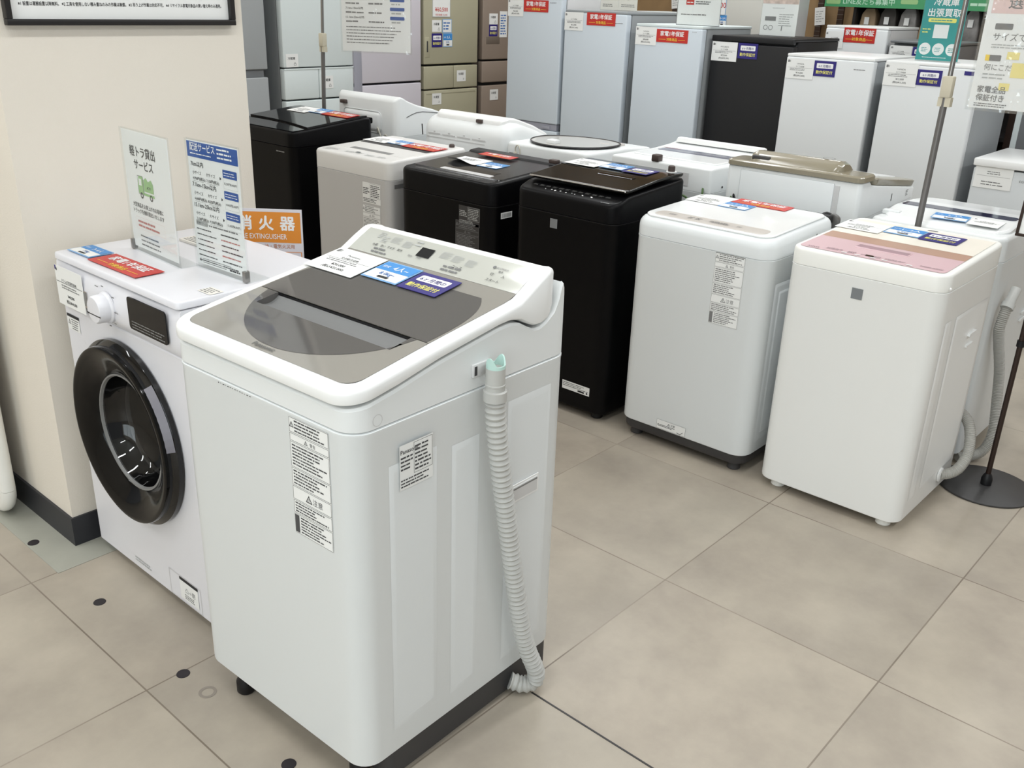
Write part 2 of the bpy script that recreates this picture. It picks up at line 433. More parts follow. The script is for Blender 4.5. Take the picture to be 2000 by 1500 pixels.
def red_card(label, M, w=.215, h=.078):
    b = plate(w, h, RED); z = .0016
    b.text('家電1年保証', 0, h*.02, h*.42, WINK, z, 'c', .02, w*.9); b.text('対象商品', 0, -h*.36, h*.26, YEL, z, 'c', .012)
    b.rect(-w*.42, -h*.29, -w*.2, -h*.265, YEL, z); b.rect(w*.2, -h*.29, w*.42, -h*.265, YEL, z)
    return card_obj(b, 'warranty_card', label, 'warranty card', M, G_RED)
def blue_card(label, M, w=.105, h=.08, big='2~3人', small='5.0kg'):
    b = plate(w, h, BLUEB); z = .0016
    b.rect(-w*.47, -h*.45, w*.47, h*.45, PAPER, z); b.rect(-w*.47, 0, w*.47, h*.45, BLUE, z+.0003)
    b.text('目安', -w*.4, h*.16, h*.13, WINK, z+.0006); b.text(big, w*.1, h*.12, h*.26, WINK, z+.0006, 'c', .01)
    b.text(small, 0, -h*.22, h*.2, BLUET, z+.0006, 'c', .01); b.rrect(-w*.14, -h*.39, w*.16, -h*.29, .002, INK, z+.0006)
    return card_obj(b, 'capacity_card', label, 'capacity card', M, G_BLUE)
def purple_card(label, M, w=.11, h=.085):
    b = plate(w, h, PURP); z = .0016
    b.rrect(-w*.38, h*.02, w*.38, h*.34, .004, WINK, z); b.text('6ヶ月間の', 0, h*.09, h*.2, PURP, z+.0004, 'c', .01, w*.66)
    b.text('動作保証付', 0, -h*.32, h*.24, YELP, z, 'c', .012, w*.78)
    return card_obj(b, 'warranty_card', label, 'warranty card', M, G_PURP)
SOFTINK = mat('soft black print', S(74, 74, 76), .7)
def warn_label(mb, w, h, seed, bg, ink, M, head=True):
    """tall caution sticker: boxes of small print with warning triangles (origin lower left)"""
    mb.M = M; lw = .0007
    mb.rrect(0, 0, w, h, .003, bg, .0004); z = .0007
    ys = [1, .87, .8, .58, .42, .3, .18, 0]
    for k, (a, b_) in enumerate(zip(ys, ys[1:])):
        y1, y0 = a*h-.001, b_*h+.001
        mb.border(.001, y0, w-.001, y1, lw, ink, z)
        if k == 1 or k == 4:
            mb.tri(w*.42, y0+(y1-y0)*.2, (y1-y0)*.6, ink, z); mb.text('警告' if k == 1 else '注意', w*.52, y0+(y1-y0)*.25, (y1-y0)*.55, ink, z)
        else:
            x0 = w*.05
            if k == 0: mb.tri(w*.07, y0+(y1-y0)*.35, (y1-y0)*.4, ink, z); x0 = w*.14
            if k == 6: mb.rect(.002, y0+.002, w*.13, y1-.002, ink, z); x0 = w*.17
            mb.bars(x0, y0+(y1-y0)*.08, w*.95, y1-(y1-y0)*.05, max(3, int((y1-y0)/.0065)), ink, z, seed=seed+k, ragged=.45)
    mb.M = Matrix()
    return mb
def rating_label(mb, w, h, seed, bg, ink, M, brand=None):
    mb.M = M; z = .0007
    mb.rect(0, 0, w, h, bg, .0004); mb.border(w*.42, h*.28, w*.98, h*.97, .0007, ink, z)
    if brand: mb.text(brand, w*.03, h*.8, h*.13, ink, z, 'l', .015)
    mb.bars(w*.03, h*.42, w*.4, h*.76, 4, ink, z, seed=seed); mb.bars(w*.45, h*.32, w*.96, h*.92, 7, ink, z, seed=seed+3)
    mb.bars(w*.03, h*.04, w*.9, h*.25, 3, ink, z, seed=seed+7); mb.M = Matrix()
    return mb

# ================================================================== SETTING
struct('floor', MB().box(-3, 11, -3, 9, -.02, 0, FLOORM))
mb = MB().box(-3, 11, -3, 9, 3.3, 3.32, CEILM); struct('ceiling', mb)
struct('trim_1', MB().box(.818, 1.6, 2.316, 4.2, -.001, .0015, CONC))               # bare concrete round the pillar
struct('trim_2', MB().box(1.3475, 1.3515, -.6, 1.09, -.001, .0012, FRAMEB))          # open dark joint in the tiling
struct('wall_left', MB().box(.918, 1.583, 2.42, 4.0, .0015, 3.3, WALLM))
mb = MB().box(.911, .918, 2.413, 4.0, .0015, .088, SKIRT).box(.918, 1.583, 2.413, 2.42, .0015, .088, SKIRT).box(1.583, 1.587, 2.413, 4.0, .0015, .088, SKIRT)
struct('baseboard_left', mb)
struct('wall_back', MB().box(7.6, 7.7, -2.5, 7.0, 0, 3.3, WOOD))
struct('wall_far', MB().box(-1, 7.6, 6.5, 6.6, 0, 3.3, WALLM))
struct('wall_near', MB().box(-2.9, -2.8, -2.5, 6.4, 0, .45, WALLM).box(-2.9, -2.8, -2.5, 6.4, 2.45, 3.3, WALLM).box(-2.9, -2.8, -2.5, -2.1, .45, 2.45, WALLM).box(-2.9, -2.8, 1.1, 6.4, .45, 2.45, WALLM))
mb = MB().box(-2.86, -2.84, -2.1, 1.1, .45, 2.45, mat('added fill glow pane', (.86, .95, 1, 1), .3, emit=1.2))  # glowing pane and bars added around the fill light, no window known here
for y in (-2.1, -1.05, 0, 1.05): mb.box(-2.84, -2.8, y, y+.05, .45, 2.45, METALD)
struct('added_glow_panel', mb)

# ceiling lamps: six rows of slim fittings running away from the pillar
lampd = bpy.data.lights.new('lamp_tube', 'AREA'); lampd.shape = 'RECTANGLE'; lampd.size = 1.2; lampd.size_y = .16
lampd.energy = LIGHT_W; lampd.color = (.965, .985, 1)
hm = MB().box(-.62, .62, -.1, .1, -.06, 0, HOUS, .01).mesh('lamp_housing'); dm = MB().box(-.6, .6, -.08, .08, -.066, -.0605, LAMP).mesh('lamp_diffuser')
for x in (-1.6, .3, 2.2, 4.1, 5.9):
    for y in (-1.2, .9, 2.9, 4.9):
        if x == 4.1 and y > 3.5: x, y = 5.05, 4.0
        e = bpy.data.objects.new('ceiling_lamp', None); COL.objects.link(e); e.location = (x, y, 3.3)
        tag(e, 'slim white ceiling lamp above the shop floor', 'ceiling lamp', 'ceiling lamps over the shop floor')
        for nm, d, z in (('housing', hm, 0), ('diffuser', dm, 0), ('lamp_tube', lampd, -.075)):
            o = bpy.data.objects.new(nm, d); COL.objects.link(o); o.parent = e; o.location = (0, 0, z)

# floor marks
for k, (x, y) in enumerate(((.837, 2.513), (.834, 2.115), (.836, 1.714), (.838, 1.309))):
    z = .0016 if k == 0 else .0002
    where = ('on the bare concrete beside the pillar', 'in front of the drum washer door', 'on the tile joint beside the wide washer', 'at the front corner of the wide washer')[k]
    tag(MB(Matrix.Translation((x, y, z))).lathe([(.0155, 0), (.015, .0012)], BLOTS, 24).obj('floor_dot'), 'round black dot sticker on the floor '+where, 'floor sticker', 'black dots on the floor')
tag(MB(Matrix.Translation((.841, 1.619, 0))).ring(0, 0, .02, .007, RINGM, .0006).obj('glue_mark'), 'faint worn ring mark on the floor tile by the washer foot', 'floor mark')

# ================================================================== wide top loader with taupe glass lid
W, D = .535, .589
t = Thing('washing_machine', 'wide white washing machine with taupe glass lid and thick ribbed hose on its side', 'washing machine', .878, 1.112, W, D, 1.5)
wide = t
b = MB()
b.tower((0, D, 0, W), [(.006, .077), (.001, .080), (0, .085), (0, .786), (-.0012, .789), (-.0012, .793), (.002, .795)], WHT, r=.045, nx=12, na=8)
# pressed panels on the right flank
for x0, x1, z0, z1 in ((.078, .196, .135, .715), (.236, .312, .125, .70), (.395, .53, .12, .74)):
    b.M = frame((0, 0, 0), (1, 0, 0), (0, 0, 1))
    P = [(x0, z0), (x1, z0), (x1, z1), (x0, z1)]; Q = [(x0+.008, z0+.012), (x1-.008, z0+.012), (x1-.008, z1-.012), (x0+.008, z1-.012)]
    A = [b.v((x, z, .0002)) for x, z in P]; B = [b.v((x, z, .0019)) for x, z in Q]
    xm, zm = (x0+x1)/2, (z0+z1)/2; C_ = [b.v((x-math.copysign(.004, x-xm), z-math.copysign(.004, z-zm), .0019)) for x, z in Q]
    for k in range(4): b.f([A[k], A[(k+1) % 4], B[(k+1) % 4], B[k]], WHT); b.f([B[k], B[(k+1) % 4], C_[(k+1) % 4], C_[k]], WHT)
    b.f(C_, WHT); b.M = Matrix()
cab = t.part('cabinet', b)
zlow = interp([(-.02, .840), (0, .842), (.1, .858), (.2, .879), (.30, .894), (.36, .903), (.395, .905), (.425, .899), (.45, .885), (.468, .878), (.485, .877), (.505, .884), (.53, .902), (.543, .922), (.552, .942)])
ztop = interp([(-.02, .868), (0, .873), (.1, .889), (.2, .905), (.3, .9195), (.40, .934), (.425, .939), (.445, .950), (.47, .9645), (.50, .980), (.515, .985), (.535, .982), (.548, .972)])
zbody = interp([(-.02, .836), (0, .838), (.1, .854), (.2, .875), (.30, .890), (.36, .899), (.395, .901), (.425, .895), (.45, .881), (.468, .873), (.485, .872), (.505, .879), (.53, .896), (.543, .918), (.552, .945), (.557, .952), (.563, .945), (.572, .922), (.58, .89), (.585, .86), (.589, .80)])
b = MB().tower((0, D, 0, W), [(.002, .796), (-.0004, .798), (-.0004, zo(zbody, -.004)), (.004, zbody)], WHT2, r=.045, nx=70, na=10)
t.part('upper_body', b)
b = MB().tower((.07, D-.012, .008, W-.03), [(0, .010), (0, .0765)], DKGREY, r=.02)
t.part('plinth', b, label='dark grey plinth')
for x, y in ((.04, .45), (.05, .075), (.53, .06), (.53, .46)):
    t.part('foot', MB(Matrix.Translation((x, y, 0))).lathe([(.018, 0), (.021, .004), (.021, .03), (.016, .04), (.016, .0765)], BLKP, 20))
b = MB().tower((-.008, .552, -.004, W+.004), [(.008, zo(zlow, .002)), (.001, zo(zlow, .006)), (0, zo(zlow, .010)), (0, zo(ztop, -.008)), (.0012, zo(ztop, -.004)), (.004, zo(ztop, -.0012)), (.008, zo(ztop, 0)), (.0275, zo(ztop, 0)), (.0278, zo(ztop, -.006))], PURE, r=.055, nx=60, na=10, capt=False)
t.part('lid_rim', b, label='bright white rim of the lid')
def yb(x, lo):                                                       # rounded outline of the glass
    r = .032; x0 = .0185; e = 0 if x > x0+r else r-math.sqrt(max(0, r*r-(x0+r-x)**2))
    return .0235+e if lo else W-.0235-e
lin = lambda a, c, n: [a+(c-a)*k/n for k in range(n+1)]
zg = zo(ztop, .0006)
b = MB(); xsf = [.0186, .0192, .0205, .023, .027, .033, .042] + lin(.051, .145, 6)
b.rows(xsf, lambda x: yb(x, 1), lambda x: yb(x, 0), zg, TAUPEG)
b.rows(lin(.145, .199, 3), lambda x: yb(x, 1), lambda x: .066, zg, TAUPEG); b.rows(lin(.145, .199, 3), lambda x: .452, lambda x: yb(x, 0), zg, TAUPEG)
def win(x):
    e = max(0, 1-((x-.245)/.207)**2); ee = max(0, 1-abs((x-.245)/.207)**2.6)
    return .222*math.sqrt(e) if x < .2 else .24*ee**.385
wl = lambda x: max(.026, .268-win(x)); wh = lambda x: min(W-.026, .268+win(x))
lg = t.part('lid_glass', b, label='taupe glass of the folding lid front')
b = MB().rows([.0385, .0395, .042, .047, .055, .066, .08, .095, .11, .128, .1448], wl, wh, zo(zg, .0006), WINDOW)
b.rows(lin(.1448, .198, 2), wl, lambda x: .066, zo(zg, .0006), WINDOW); b.rows(lin(.1448, .198, 2), lambda x: .452, wh, zo(zg, .0006), WINDOW)
t.part('window', b, lg, 'dark smoked oval window')
b = MB(); zc = lambda x: zg(x)-.010*sin(pi*min(1, (x-.145)/.0535))**.8-.006*(x-.145)/.0535 if x > .145 else zg(x)+.0002
b.rows(lin(.1448, .1985, 10), lambda x: .066, lambda x: .452, zc, CHAN)
for y in (.066, .452): b.rows([.1448, .155, .17, .1985], lambda x: y, lambda x: y+.0005, zg, BLKP)
for y in (.066, .452):
    X = lin(.1448, .1985, 10); A = [b.v((x, y, zc(x))) for x in X]; B = [b.v((x, y, zg(x))) for x in X]
    for k in range(10): b.f([A[k], A[k+1], B[k+1], B[k]], WINDOW)
A = [b.v((.1985, y, z)) for y, z in ((.066, .86), (.452, .86), (.452, zg(.1985)-.001), (.066, zg(.1985)-.001))]; b.f(A, BLKP)
t.part('handle_recess', b, lg, 'grey curved finger recess')
b = MB().rows([.2005]+lin(.21, .436, 12), lambda x: yb(x, 1), lambda x: yb(x, 0), zg, TAUPEG)
b.rows([.199, .2006], lambda x: .0235, lambda x: W-.0235, lambda x: zg(x)-.004, BLKP)
lg2 = t.part('rear_lid_glass', b, label='taupe glass of the rear lid half')
b = MB().rows([.2008]+lin(.21, .396, 14), wl, wh, zo(zg, .0006), WINDOW)
t.part('window', b, lg2, 'dark smoked oval window')
b = MB().rows(lin(.4365, .503, 8), lambda x: .0235, lambda x: W-.0235, zg, PANEL)
pan = t.part('control_panel', b, label='silver beige control panel with small grey legends')
t.part('rear_trim', MB().rows([.5032, .515, .526], lambda x: .02, lambda x: W-.02, zo(ztop, -.0003), PURE), label='white trim behind the panel')
sl = (.980-.944)/(.50-.436)
def PT(x, y): return TOP(x, y, ztop(x)+.0012, .58)
b = MB(PT(.47, .304)); b.rect(-.019, -.013, .019, .014, DISP, .0006)
t.part('display', b, pan, 'small dark display')
b = MB()
for x, y, w, rws, m in ((.488, .455, .02, 2, INKL), (.478, .437, .02, 2, INKL), (.484, .405, .03, 3, INKL), (.48, .365, .03, 3, INKL), (.49, .34, .02, 1, INKL), (.478, .25, .03, 3, INKL), (.476, .215, .03, 3, INKL), (.474, .175, .03, 3, INKL), (.448, .42, .05, 1, INKG), (.4495, .21, .05, 1, INKG)):
    b.M = PT(x, y); b.bars(-w/2, -.01, w/2, .01, rws*2, m, .0005, fill=.5, seed=int(x*1000+y*100))
for s_, x, y, z_, m in (('予約', .455, .31, .008, INKG), ('残水', .455, .335, .007, INKG), ('コース', .457, .20, .0095, INK), ('スタート', .449, .097, .009, INK), ('切', .463, .11, .009, INK), ('入', .463, .08, .009, INK), ('ECONAVI', .48, .095, .007, INKG), ('水量', .4605, .45, .008, INK), ('洗い', .4605, .425, .008, INK), ('すすぎ', .461, .40, .008, INK), ('脱水', .461, .372, .008, INK), ('電源', .472, .094, .006, INK)):
    b.M = PT(x, y); b.text(s_, 0, -z_*.4, z_, m, .0007, 'c')
b.M = PT(.48, .115); b.disc(-.002, 0, .004, INKG, .0006)
t.part('panel_lettering', b, pan)
b = MB(TOP(.0285, .27, ztop(.0285)+.0008, .16)).text('Panasonic', 0, -.004, .016, mat('grey brand ink', S(92, 92, 90), .5), .0006, 'c', .01); t.part('brand_lettering', b)
b = warn_label(MB(), .108, .235, 11, PAPER, SOFTINK, FRONT(.169, .551)); t.part('caution_label', b, label='tall white caution label with black print')
b = rating_label(MB(), .082, .088, 21, PAPER, SOFTINK, frame((.1, -.004, .66), (1, 0, 0), (0, 0, 1)), 'Panasonic'); t.part('rating_label', b, label='white rating label on the flank')
b = MB(); b.M = frame((.447, 0, .527), (1, 0, 0), (0, 0, 1))        # carrying grip
b.prism([(-.049, -.021), (.049, -.021), (.049, .021), (-.049, .021)], .003, .0052, PURE)
b.prism([(-.044, -.016), (.044, -.016), (.044, .016), (-.044, .016)], .0052, .006, WHT2)
A = [b.v(p) for p in ((-.044, -.016, .0062), (.044, -.016, .0062), (.044, .011, .0062), (-.044, .011, .0062))]; b.f(A, PEARL)
b.rect(-.044, .009, .044, .013, MIDGREY, .0063); t.part('grip', b, label='pale recessed carrying grip with painted shade')  # grey strip paints the shade along the top of the recess
b = MB().box(.286, .335, -.006, .0, .822, .848, PEARL, .002).box(.289, .296, -.0064, -.004, .826, .844, DKGREY); t.part('hose_clip', b, label='pale hose clip with dark slot')
hp = [(.3205, -.031, .788), (.3225, -.031, .74), (.338, -.033, .63), (.362, -.033, .504), (.389, -.033, .367), (.418, -.034, .23), (.442, -.036, .145), (.465, -.041, .085), (.474, -.042, .055), (.472, -.036, .032), (.455, -.018, .025), (.437, .004, .034)]
ho = t.part('drain_hose', hose_mesh(hp, .0185, .0022, .0125, HOSE, 24, 8), label='pale grey ribbed drain hose')
b = MB(frame((.319, -.031, .776), (1, 0, 0), (0, 1, 0))); b.lathe([(.0175, 0), (.0225, .001), (.0225, .02), (.0185, .022), (.0185, .03), (.0195, .031), (.0195, .034), (.0185, .035), (.0185, .066)], HOSE, 28)
t.part('hose_collar', b, ho)
b = MB(frame((.319, -.031, .842), (1, 0, 0), (0, 1, 0))); n = 36; A = []; B = []; Cc = []
for k in range(n):
    a = 2*pi*k/n; h = .006+.016*max(0, cos(a*2))**.8 if cos(2*a) > 0 else .006
    A.append(b.v((.0182*cos(a), .0182*sin(a), 0))); B.append(b.v((.0182*cos(a), .0182*sin(a), h))); Cc.append(b.v((.0152*cos(a), .0152*sin(a), h)))
Dd = [b.v((.0152*cos(2*pi*k/n), .0152*sin(2*pi*k/n), -.004)) for k in range(n)]
for k in range(n):
    j = (k+1) % n
    b.f([A[k], A[j], B[j], B[k]], MINT); b.f([B[k], B[j], Cc[j], Cc[k]], MINT); b.f([Cc[k], Cc[j], Dd[j], Dd[k]], MINT)
b.f(Dd, MINT); t.part('hose_plug', b, ho, 'mint green notched hose plug')
t.part('screw_cap', MB(frame((.055, -.0001, .812), (1, 0, 0), (0, 0, 1))).ring(0, 0, .011, .0012, PEARL, .0008), label='round screw cover')
b = MB(); b.M = FRONT(.33, .7885, -.0008)
for k in range(14): b.rect(-.05+k*.0075, -.0012+.0006*(k % 2), -.05+k*.0075+.006*R.uniform(.3, 1), .0006, INK, .0003)
t.part('scuff_mark', b, label='dark scuffs along the front seam')
sl0 = .165
def lidM(x, y, rz=0): return t.T @ TOP(x, y, ztop(x)+.0036, sl0) @ Matrix.Rotation(rz, 4, 'Z')
price_card('white price card on the taupe glass lid of the wide washer', lidM(.377, .452), .152, .108, 'Panasonic', '全自動洗濯機', '¥20,000', '(税込¥22,000)')
blue_card('blue and white capacity card on the taupe glass lid', lidM(.387, .318), .104, .082, '4人~', '8.0kg~')
purple_card('indigo warranty card at the right end of the taupe glass lid', lidM(.384, .207), .108, .079)

# ================================================================== drum washer by the pillar
W, D = .585, .42
t = Thing('drum_washer', 'white front loading drum washer with a large black round door beside the pillar', 'drum washer', .966, 1.79, W, D)
drum = t
b = MB()
b.tower((0, D, 0, W), [(.006, .022), (0, .028), (0, .719), (.003, .722)], DRUMW, r=.012, nx=6, na=4); drumcab = t.part('cabinet', b)
for x, y in ((.04, .05), (.04, .53), (.37, .05), (.37, .53)):
    t.part('foot', MB(Matrix.Translation((x, y, 0))).lathe([(.02, 0), (.02, .012), (.012, .013), (.012, .024)], BLKP, 18))
b = MB(); zf = [(.0, .724), (-.010, .735), (-.014, .755), (-.014, .785), (-.009, .812), (.0, .828), (.012, .833)]
N_ = len(zf); cols = lin(0, W, 12); bow = lambda y: 1-.8*abs(2*y/W-1)**6
G = [[b.v((x*bow(y), y, z)) for x, z in zf] for y in cols]
for k in range(12):
    for j in range(N_-1): b.f([G[k][j], G[k+1][j], G[k+1][j+1], G[k][j+1]], DRUMW)
Bk = [[b.v((.05, y, z)) for z in (.724, .833)] for y in cols]
for k in range(12):
    b.f([G[k][0], Bk[k][0], Bk[k+1][0], G[k+1][0]], DRUMW); b.f([G[k][-1], G[k+1][-1], Bk[k+1][1], Bk[k][1]], DRUMW); b.f([Bk[k][0], Bk[k][1], Bk[k+1][1], Bk[k+1][0]], DRUMW)
for k in (0, 12): b.f(G[k]+[Bk[k][1], Bk[k][0]], DRUMW)
cp = t.part('control_panel', b)
t.part('side_shell', MB().tower((.05, D, 0, W), [(0, .7225), (0, .833)], DRUMW, r=.008, nx=4, na=3))
t.part('top_plate', MB().tower((-.006, D, -.001, W+.001), [(.004, .834), (0, .837), (0, .848), (.002, .851), (.006, .852)], DRUMW, r=.014, nx=6, na=5))
b = MB(frame((-.0135, .308, .773), (0, -1, 0), (0, 0, 1))); b.lathe([(.038, 0), (.038, .004), (.034, .008), (.033, .03), (.030, .034), (.02, .035)], DRUMW, 40)
b.box(-.033, .033, -.012, -.0095, .0345, .0352, BLKP); t.part('program_dial', b, cp, 'round white program dial')
b = MB(frame((-.0148, .12, .787), (0, -1, 0), (0, 0, 1))); b.M = b.M @ Matrix.Rotation(0, 4, 'X')
P = []
for cx, cy, a0 in ((.075, .03, 0), (-.075, .03, 90), (-.075, -.03, 180), (.075, -.03, 270)): P += [(cx+.008*cos(math.radians(a0+d)), cy+.008*sin(math.radians(a0+d))) for d in (0, 30, 60, 90)]
b.prism(P, -.002, .0012, DISP); b.bars(-.07, -.034, .075, -.014, 3, MIDGREY, .0016, fill=.4, seed=4, ragged=.1); t.part('display', b, cp, 'black glass display')
b = MB(frame((-.0148, .414, .766), (0, -1, 0), (0, 0, 1))); b.prism([(-.012, -.02), (.010, -.02), (.010, .022), (-.012, .022)], 0, .0012, CHROME); b.rect(-.009, -.015, .008, .019, MIDGREY, .0015); t.part('drawer_grip', b, cp, 'small grey detergent drawer slot')
b = MB()
for y, z, w in ((.345, .817, .018), (.315, .823, .014), (.268, .806, .02), (.262, .77, .022), (.272, .742, .012), (.297, .731, .014)):
    b.M = FRONT(y, z, -.0148); b.bars(-w/2, -.003, w/2, .003, 1, INKG, .0006, seed=int(z*1000))
t.part('dial_lettering', b, cp)
b = MB(frame((-.0155, .485, .776), (0, -1, 0), (0, 0, 1)))          # price sheet on the drawer
b.prism([(-.078, -.05), (.064, -.05), (.064, .05), (-.078, .05)], 0, .001, PAPER); z = .0014
b.text('ドラム式洗濯乾燥機', -.007, .012, .009, INK, z, 'c', 0, .1); b.rect(-.076, .009, .06, .0102, INK, z); b.bars(-.05, -.006, .045, .006, 2, INKG, z, seed=5)
b.text('¥40,000', -.007, -.026, .0105, INK, z, 'c', .01); b.text('税込¥44,000', -.007, -.041, .0105, INK, z, 'c', .01); b.rect(-.077, .038, -.07, .049, PURP, z); b.disc(-.068, .04, .004, INKG, z)
o = b.obj('price_card', matrix=t.T @ Matrix.Translation((0, 0, 0))); tag(o, 'white price card fixed to the front panel of the drum washer', 'price card', G_PRICE)
# door: flange, bowl ring and glass
dM = frame((0, .29, .453), (0, -1, 0), (0, 0, 1))
b = MB(dM).lathe([(.226, .0005), (.238, .004), (.238, .016), (.234, .020), (.2255, .026), (.2265, .034), (.2245, .041), (.220, .043), (.214, .0425), (.19, .034), (.165, .0205), (.153, .0115), (.150, .0075)], BLKG, 72, cap0=False, cap1=False, mats=[BLKG]*4+[BLKP]*1+[DOORB]*7)
dr = t.part('door', b, label='large round black door')
b = MB(dM).lathe([(.1515, .0065), (.150, .0105), (.1455, .0105), (.143, .004)], MIDGREY, 64, cap0=False, cap1=False); t.part('glass_ring', b, dr, 'thin grey ring round the glass')
b = MB(dM).lathe([(.144, .006), (.138, -.012), (.125, -.040), (.10, -.062), (.06, -.074), (.01, -.077)], GLASSD, 48, cap0=False); t.part('door_glass', b, dr, 'dark bowl shaped door glass')
DRUMI = mat('dark drum steel', S(92, 92, 94), .3, metal=.8)
b = MB(dM).lathe([(.146, .0), (.146, -.035), (.135, -.05), (.134, -.06), (.142, -.065), (.143, -.30), (.01, -.305)], DRUMI, 56, cap0=False, mats=[BLKP, BLKP, METALD, METALD, DRUMI, DRUMI])
for k in range(3):
    a_ = math.radians(35+120*k); b.tube([(.13*cos(a_), .13*sin(a_), -.08), (.125*cos(a_), .125*sin(a_), -.2), (.13*cos(a_), .13*sin(a_), -.29)], .016, MIDGREY, 10)
t.part('drum', b, label='dark steel drum seen through the glass')
# round opening cut into the front sheet
cutb = MB(dM).lathe([(.1475, .03), (.1475, -.31)], DRUMW, 64); cut = cutb.obj('opening_cutter', t.e, (-t.D/2, -t.W/2, 0))
bo = drumcab.modifiers.new('opening', 'BOOLEAN'); bo.operation = 'DIFFERENCE'; bo.object = cut; bo.solver = 'EXACT'
bpy.context.view_layer.update(); dg = bpy.context.evaluated_depsgraph_get()
nm_ = bpy.data.meshes.new_from_object(drumcab.evaluated_get(dg)); drumcab.modifiers.clear(); drumcab.data = nm_; nm_.name = 'cabinet'
for p_ in nm_.polygons: p_.use_smooth = False
bpy.data.objects.remove(cut)
b = MB(dM @ Matrix.Rotation(math.radians(14), 4, 'Z')); 
for k in range(10):
    a0, a1 = math.radians(-6+k*4), math.radians(-2+k*4)
    b.f([b.v((rr*cos(a), rr*sin(a), h)) for rr, a, h in ((.2262, a0, .0345), (.2262, a1, .0345), (.2382, a1, .0185), (.2382, a0, .0185))], mat('lilac grey rim reflection', S(118, 116, 124), .35))
t.part('door_grip', b, dr, 'grip on the rim of the door with a painted lilac grey reflection')  # reflection on the door rim put into the grip's colour
b = MB(); b.M = FRONT(.57, .665); b.rect(0, .022, .065, .03, INK, .0005); b.rect(0, -.012, .065, .022, PAPER, .0004); b.tri(.011, .003, .014, INKG, .0007); b.bars(.022, -.01, .063, .02, 5, INKG, .0007, seed=3)
t.part('caution_label', b, label='small white caution label with dark heading')
b = MB(); b.M = FRONT(.145, .04); b.rect(0, 0, .085, .055, PAPER, .0004); b.rrect(0, .054, .085, .063, .002, INK, .0006); b.text('凸→閉', .025, .025, .016, INKG, .0007); b.bars(.02, .004, .07, .02, 3, INKG, .0007, seed=9)
t.part('hatch_label', b, label='white label low on the front')
b = MB(); b.M = FRONT(.195, .03); b.border(0, 0, .148, .075, .0015, PEARL, .0006); t.part('filter_hatch', b)
b = MB(); b.M = FRONT(.375, .045)
b.bars(0, 0, .085, .016, 2, INKL, .0005, seed=2, ragged=.1); t.part('sticker_residue', b, label='grey sticker residue')
dz = .8545
red_card('red warranty card lying on the front edge of the drum washer top', frame((1.022, 2.127, dz), (.02, -1, 0), (1, .02, 0)), .222, .074)
blue_card('blue capacity card at the pillar end of the drum washer top', frame((1.023, 2.304, dz), (.02, -1, 0), (1, .02, 0)), .108, .066, '3~4人', '7.0kg')
b = MB(frame((.094, .03, .8526), (0, -1, 0), (1, 0, 0))).rrect(-.025, -.018, .025, .018, .003, PAPERC, .0005).bars(-.022, -.015, .022, .015, 4, INKG, .0008, seed=8)
t.part('top_sticker', b)

def acrylic_stand(label, O, xd, w, h, basey, draw, clipx):
    """clear sheet with a printed paper inside, standing on an L foot"""
    x = Vector(xd).normalized(); z = Vector((0, 0, 1)); M = frame(O, x, z)
    e = bpy.data.objects.new('acrylic_sign', None); COL.objects.link(e); c = M @ Vector((w/2, 0, 0)); e.location = c; tag(e, label, 'sign', 'clear acrylic signs')
    Mi = Matrix.Translation(-c) @ M
    b = MB(Mi).box(0, w, 0, h, -.0045, -.003, CLEAR).box(0, w, 0, h, .0012, .0025, CLEAR); b.obj('acrylic_sheet', e)
    MB(Mi).box(0, w, 0, .003, -abs(basey), -.0046, CLEAR).obj('base', e)
    b = MB(Mi); b.box(.004, w-.004, .012, h-.004, -.0024, -.001, PAPER); b.M = Mi @ Matrix.Translation((0, 0, -.0008)); draw(b, w, h)
    b.obj('printed_sheet', e)
    b = MB(Mi @ Matrix.Translation((clipx, .015, .0))); b.box(-.006, .006, -.013, .013, -.008, .006, METAL, .002); b.obj('clip', e, )['label'] = 'small steel clip'
    return e
def d_truck(b, w, h):
    c = w*.44
    b.text('軽トラ貸出', c, h*.80, .027, INK, .0004, 'c', .012, w*.62); b.text('サービス', c, h*.70, .026, INK, .0004, 'c', .012)
    x, y = c-.04, h*.47
    b.poly([(x, y+.01), (x+.028, y+.01), (x+.028, y+.052), (x+.006, y+.052), (x, y+.03)], GRN, .0004); b.poly([(x+.005, y+.03), (x+.02, y+.03), (x+.02, y+.046), (x+.008, y+.046)], PAPER, .0006)
    b.poly([(x+.031, y+.018), (x+.08, y+.018), (x+.08, y+.04), (x+.07, y+.05), (x+.055, y+.043), (x+.045, y+.052), (x+.031, y+.045)], GRN, .0004); b.rect(x+.028, y+.008, x+.082, y+.014, GRN, .0004)
    b.text('ATM', x+.056, y+.025, .01, INK, .0007, 'c')
    for dx in (.015, .065): b.ring(x+dx, y+.006, .0075, .003, INK, .0006)
    b.border(x-.0005, y+.008, x+.0285, y+.053, .0008, INK, .0006)
    b.text('大型商品をお買上げのお客様に', c, h*.385, .0125, INK, .0004, 'c', .004, w*.66); b.text('トラックを無料貸出いたします', c, h*.335, .0125, INK, .0004, 'c', .004, w*.66)
    b.border(w*.14, h*.20, w*.76, h*.30, .0005, PINKP, .0004); b.bars(w*.18, h*.215, w*.7, h*.285, 2, mat('red print', S(190, 120, 115), .6), .0006, seed=6)
    b.bars(w*.2, h*.06, w*.66, h*.17, 3, INKG, .0004, seed=7, fill=.35)
acrylic_stand('clear acrylic sign with a green truck picture on the drum washer', (1.119, 2.268, .8522), (-.06, -1, 0), .244, .303, .05, d_truck, .002)
SOFTINK_ = mat('soft black print', S(74, 74, 76), .7)
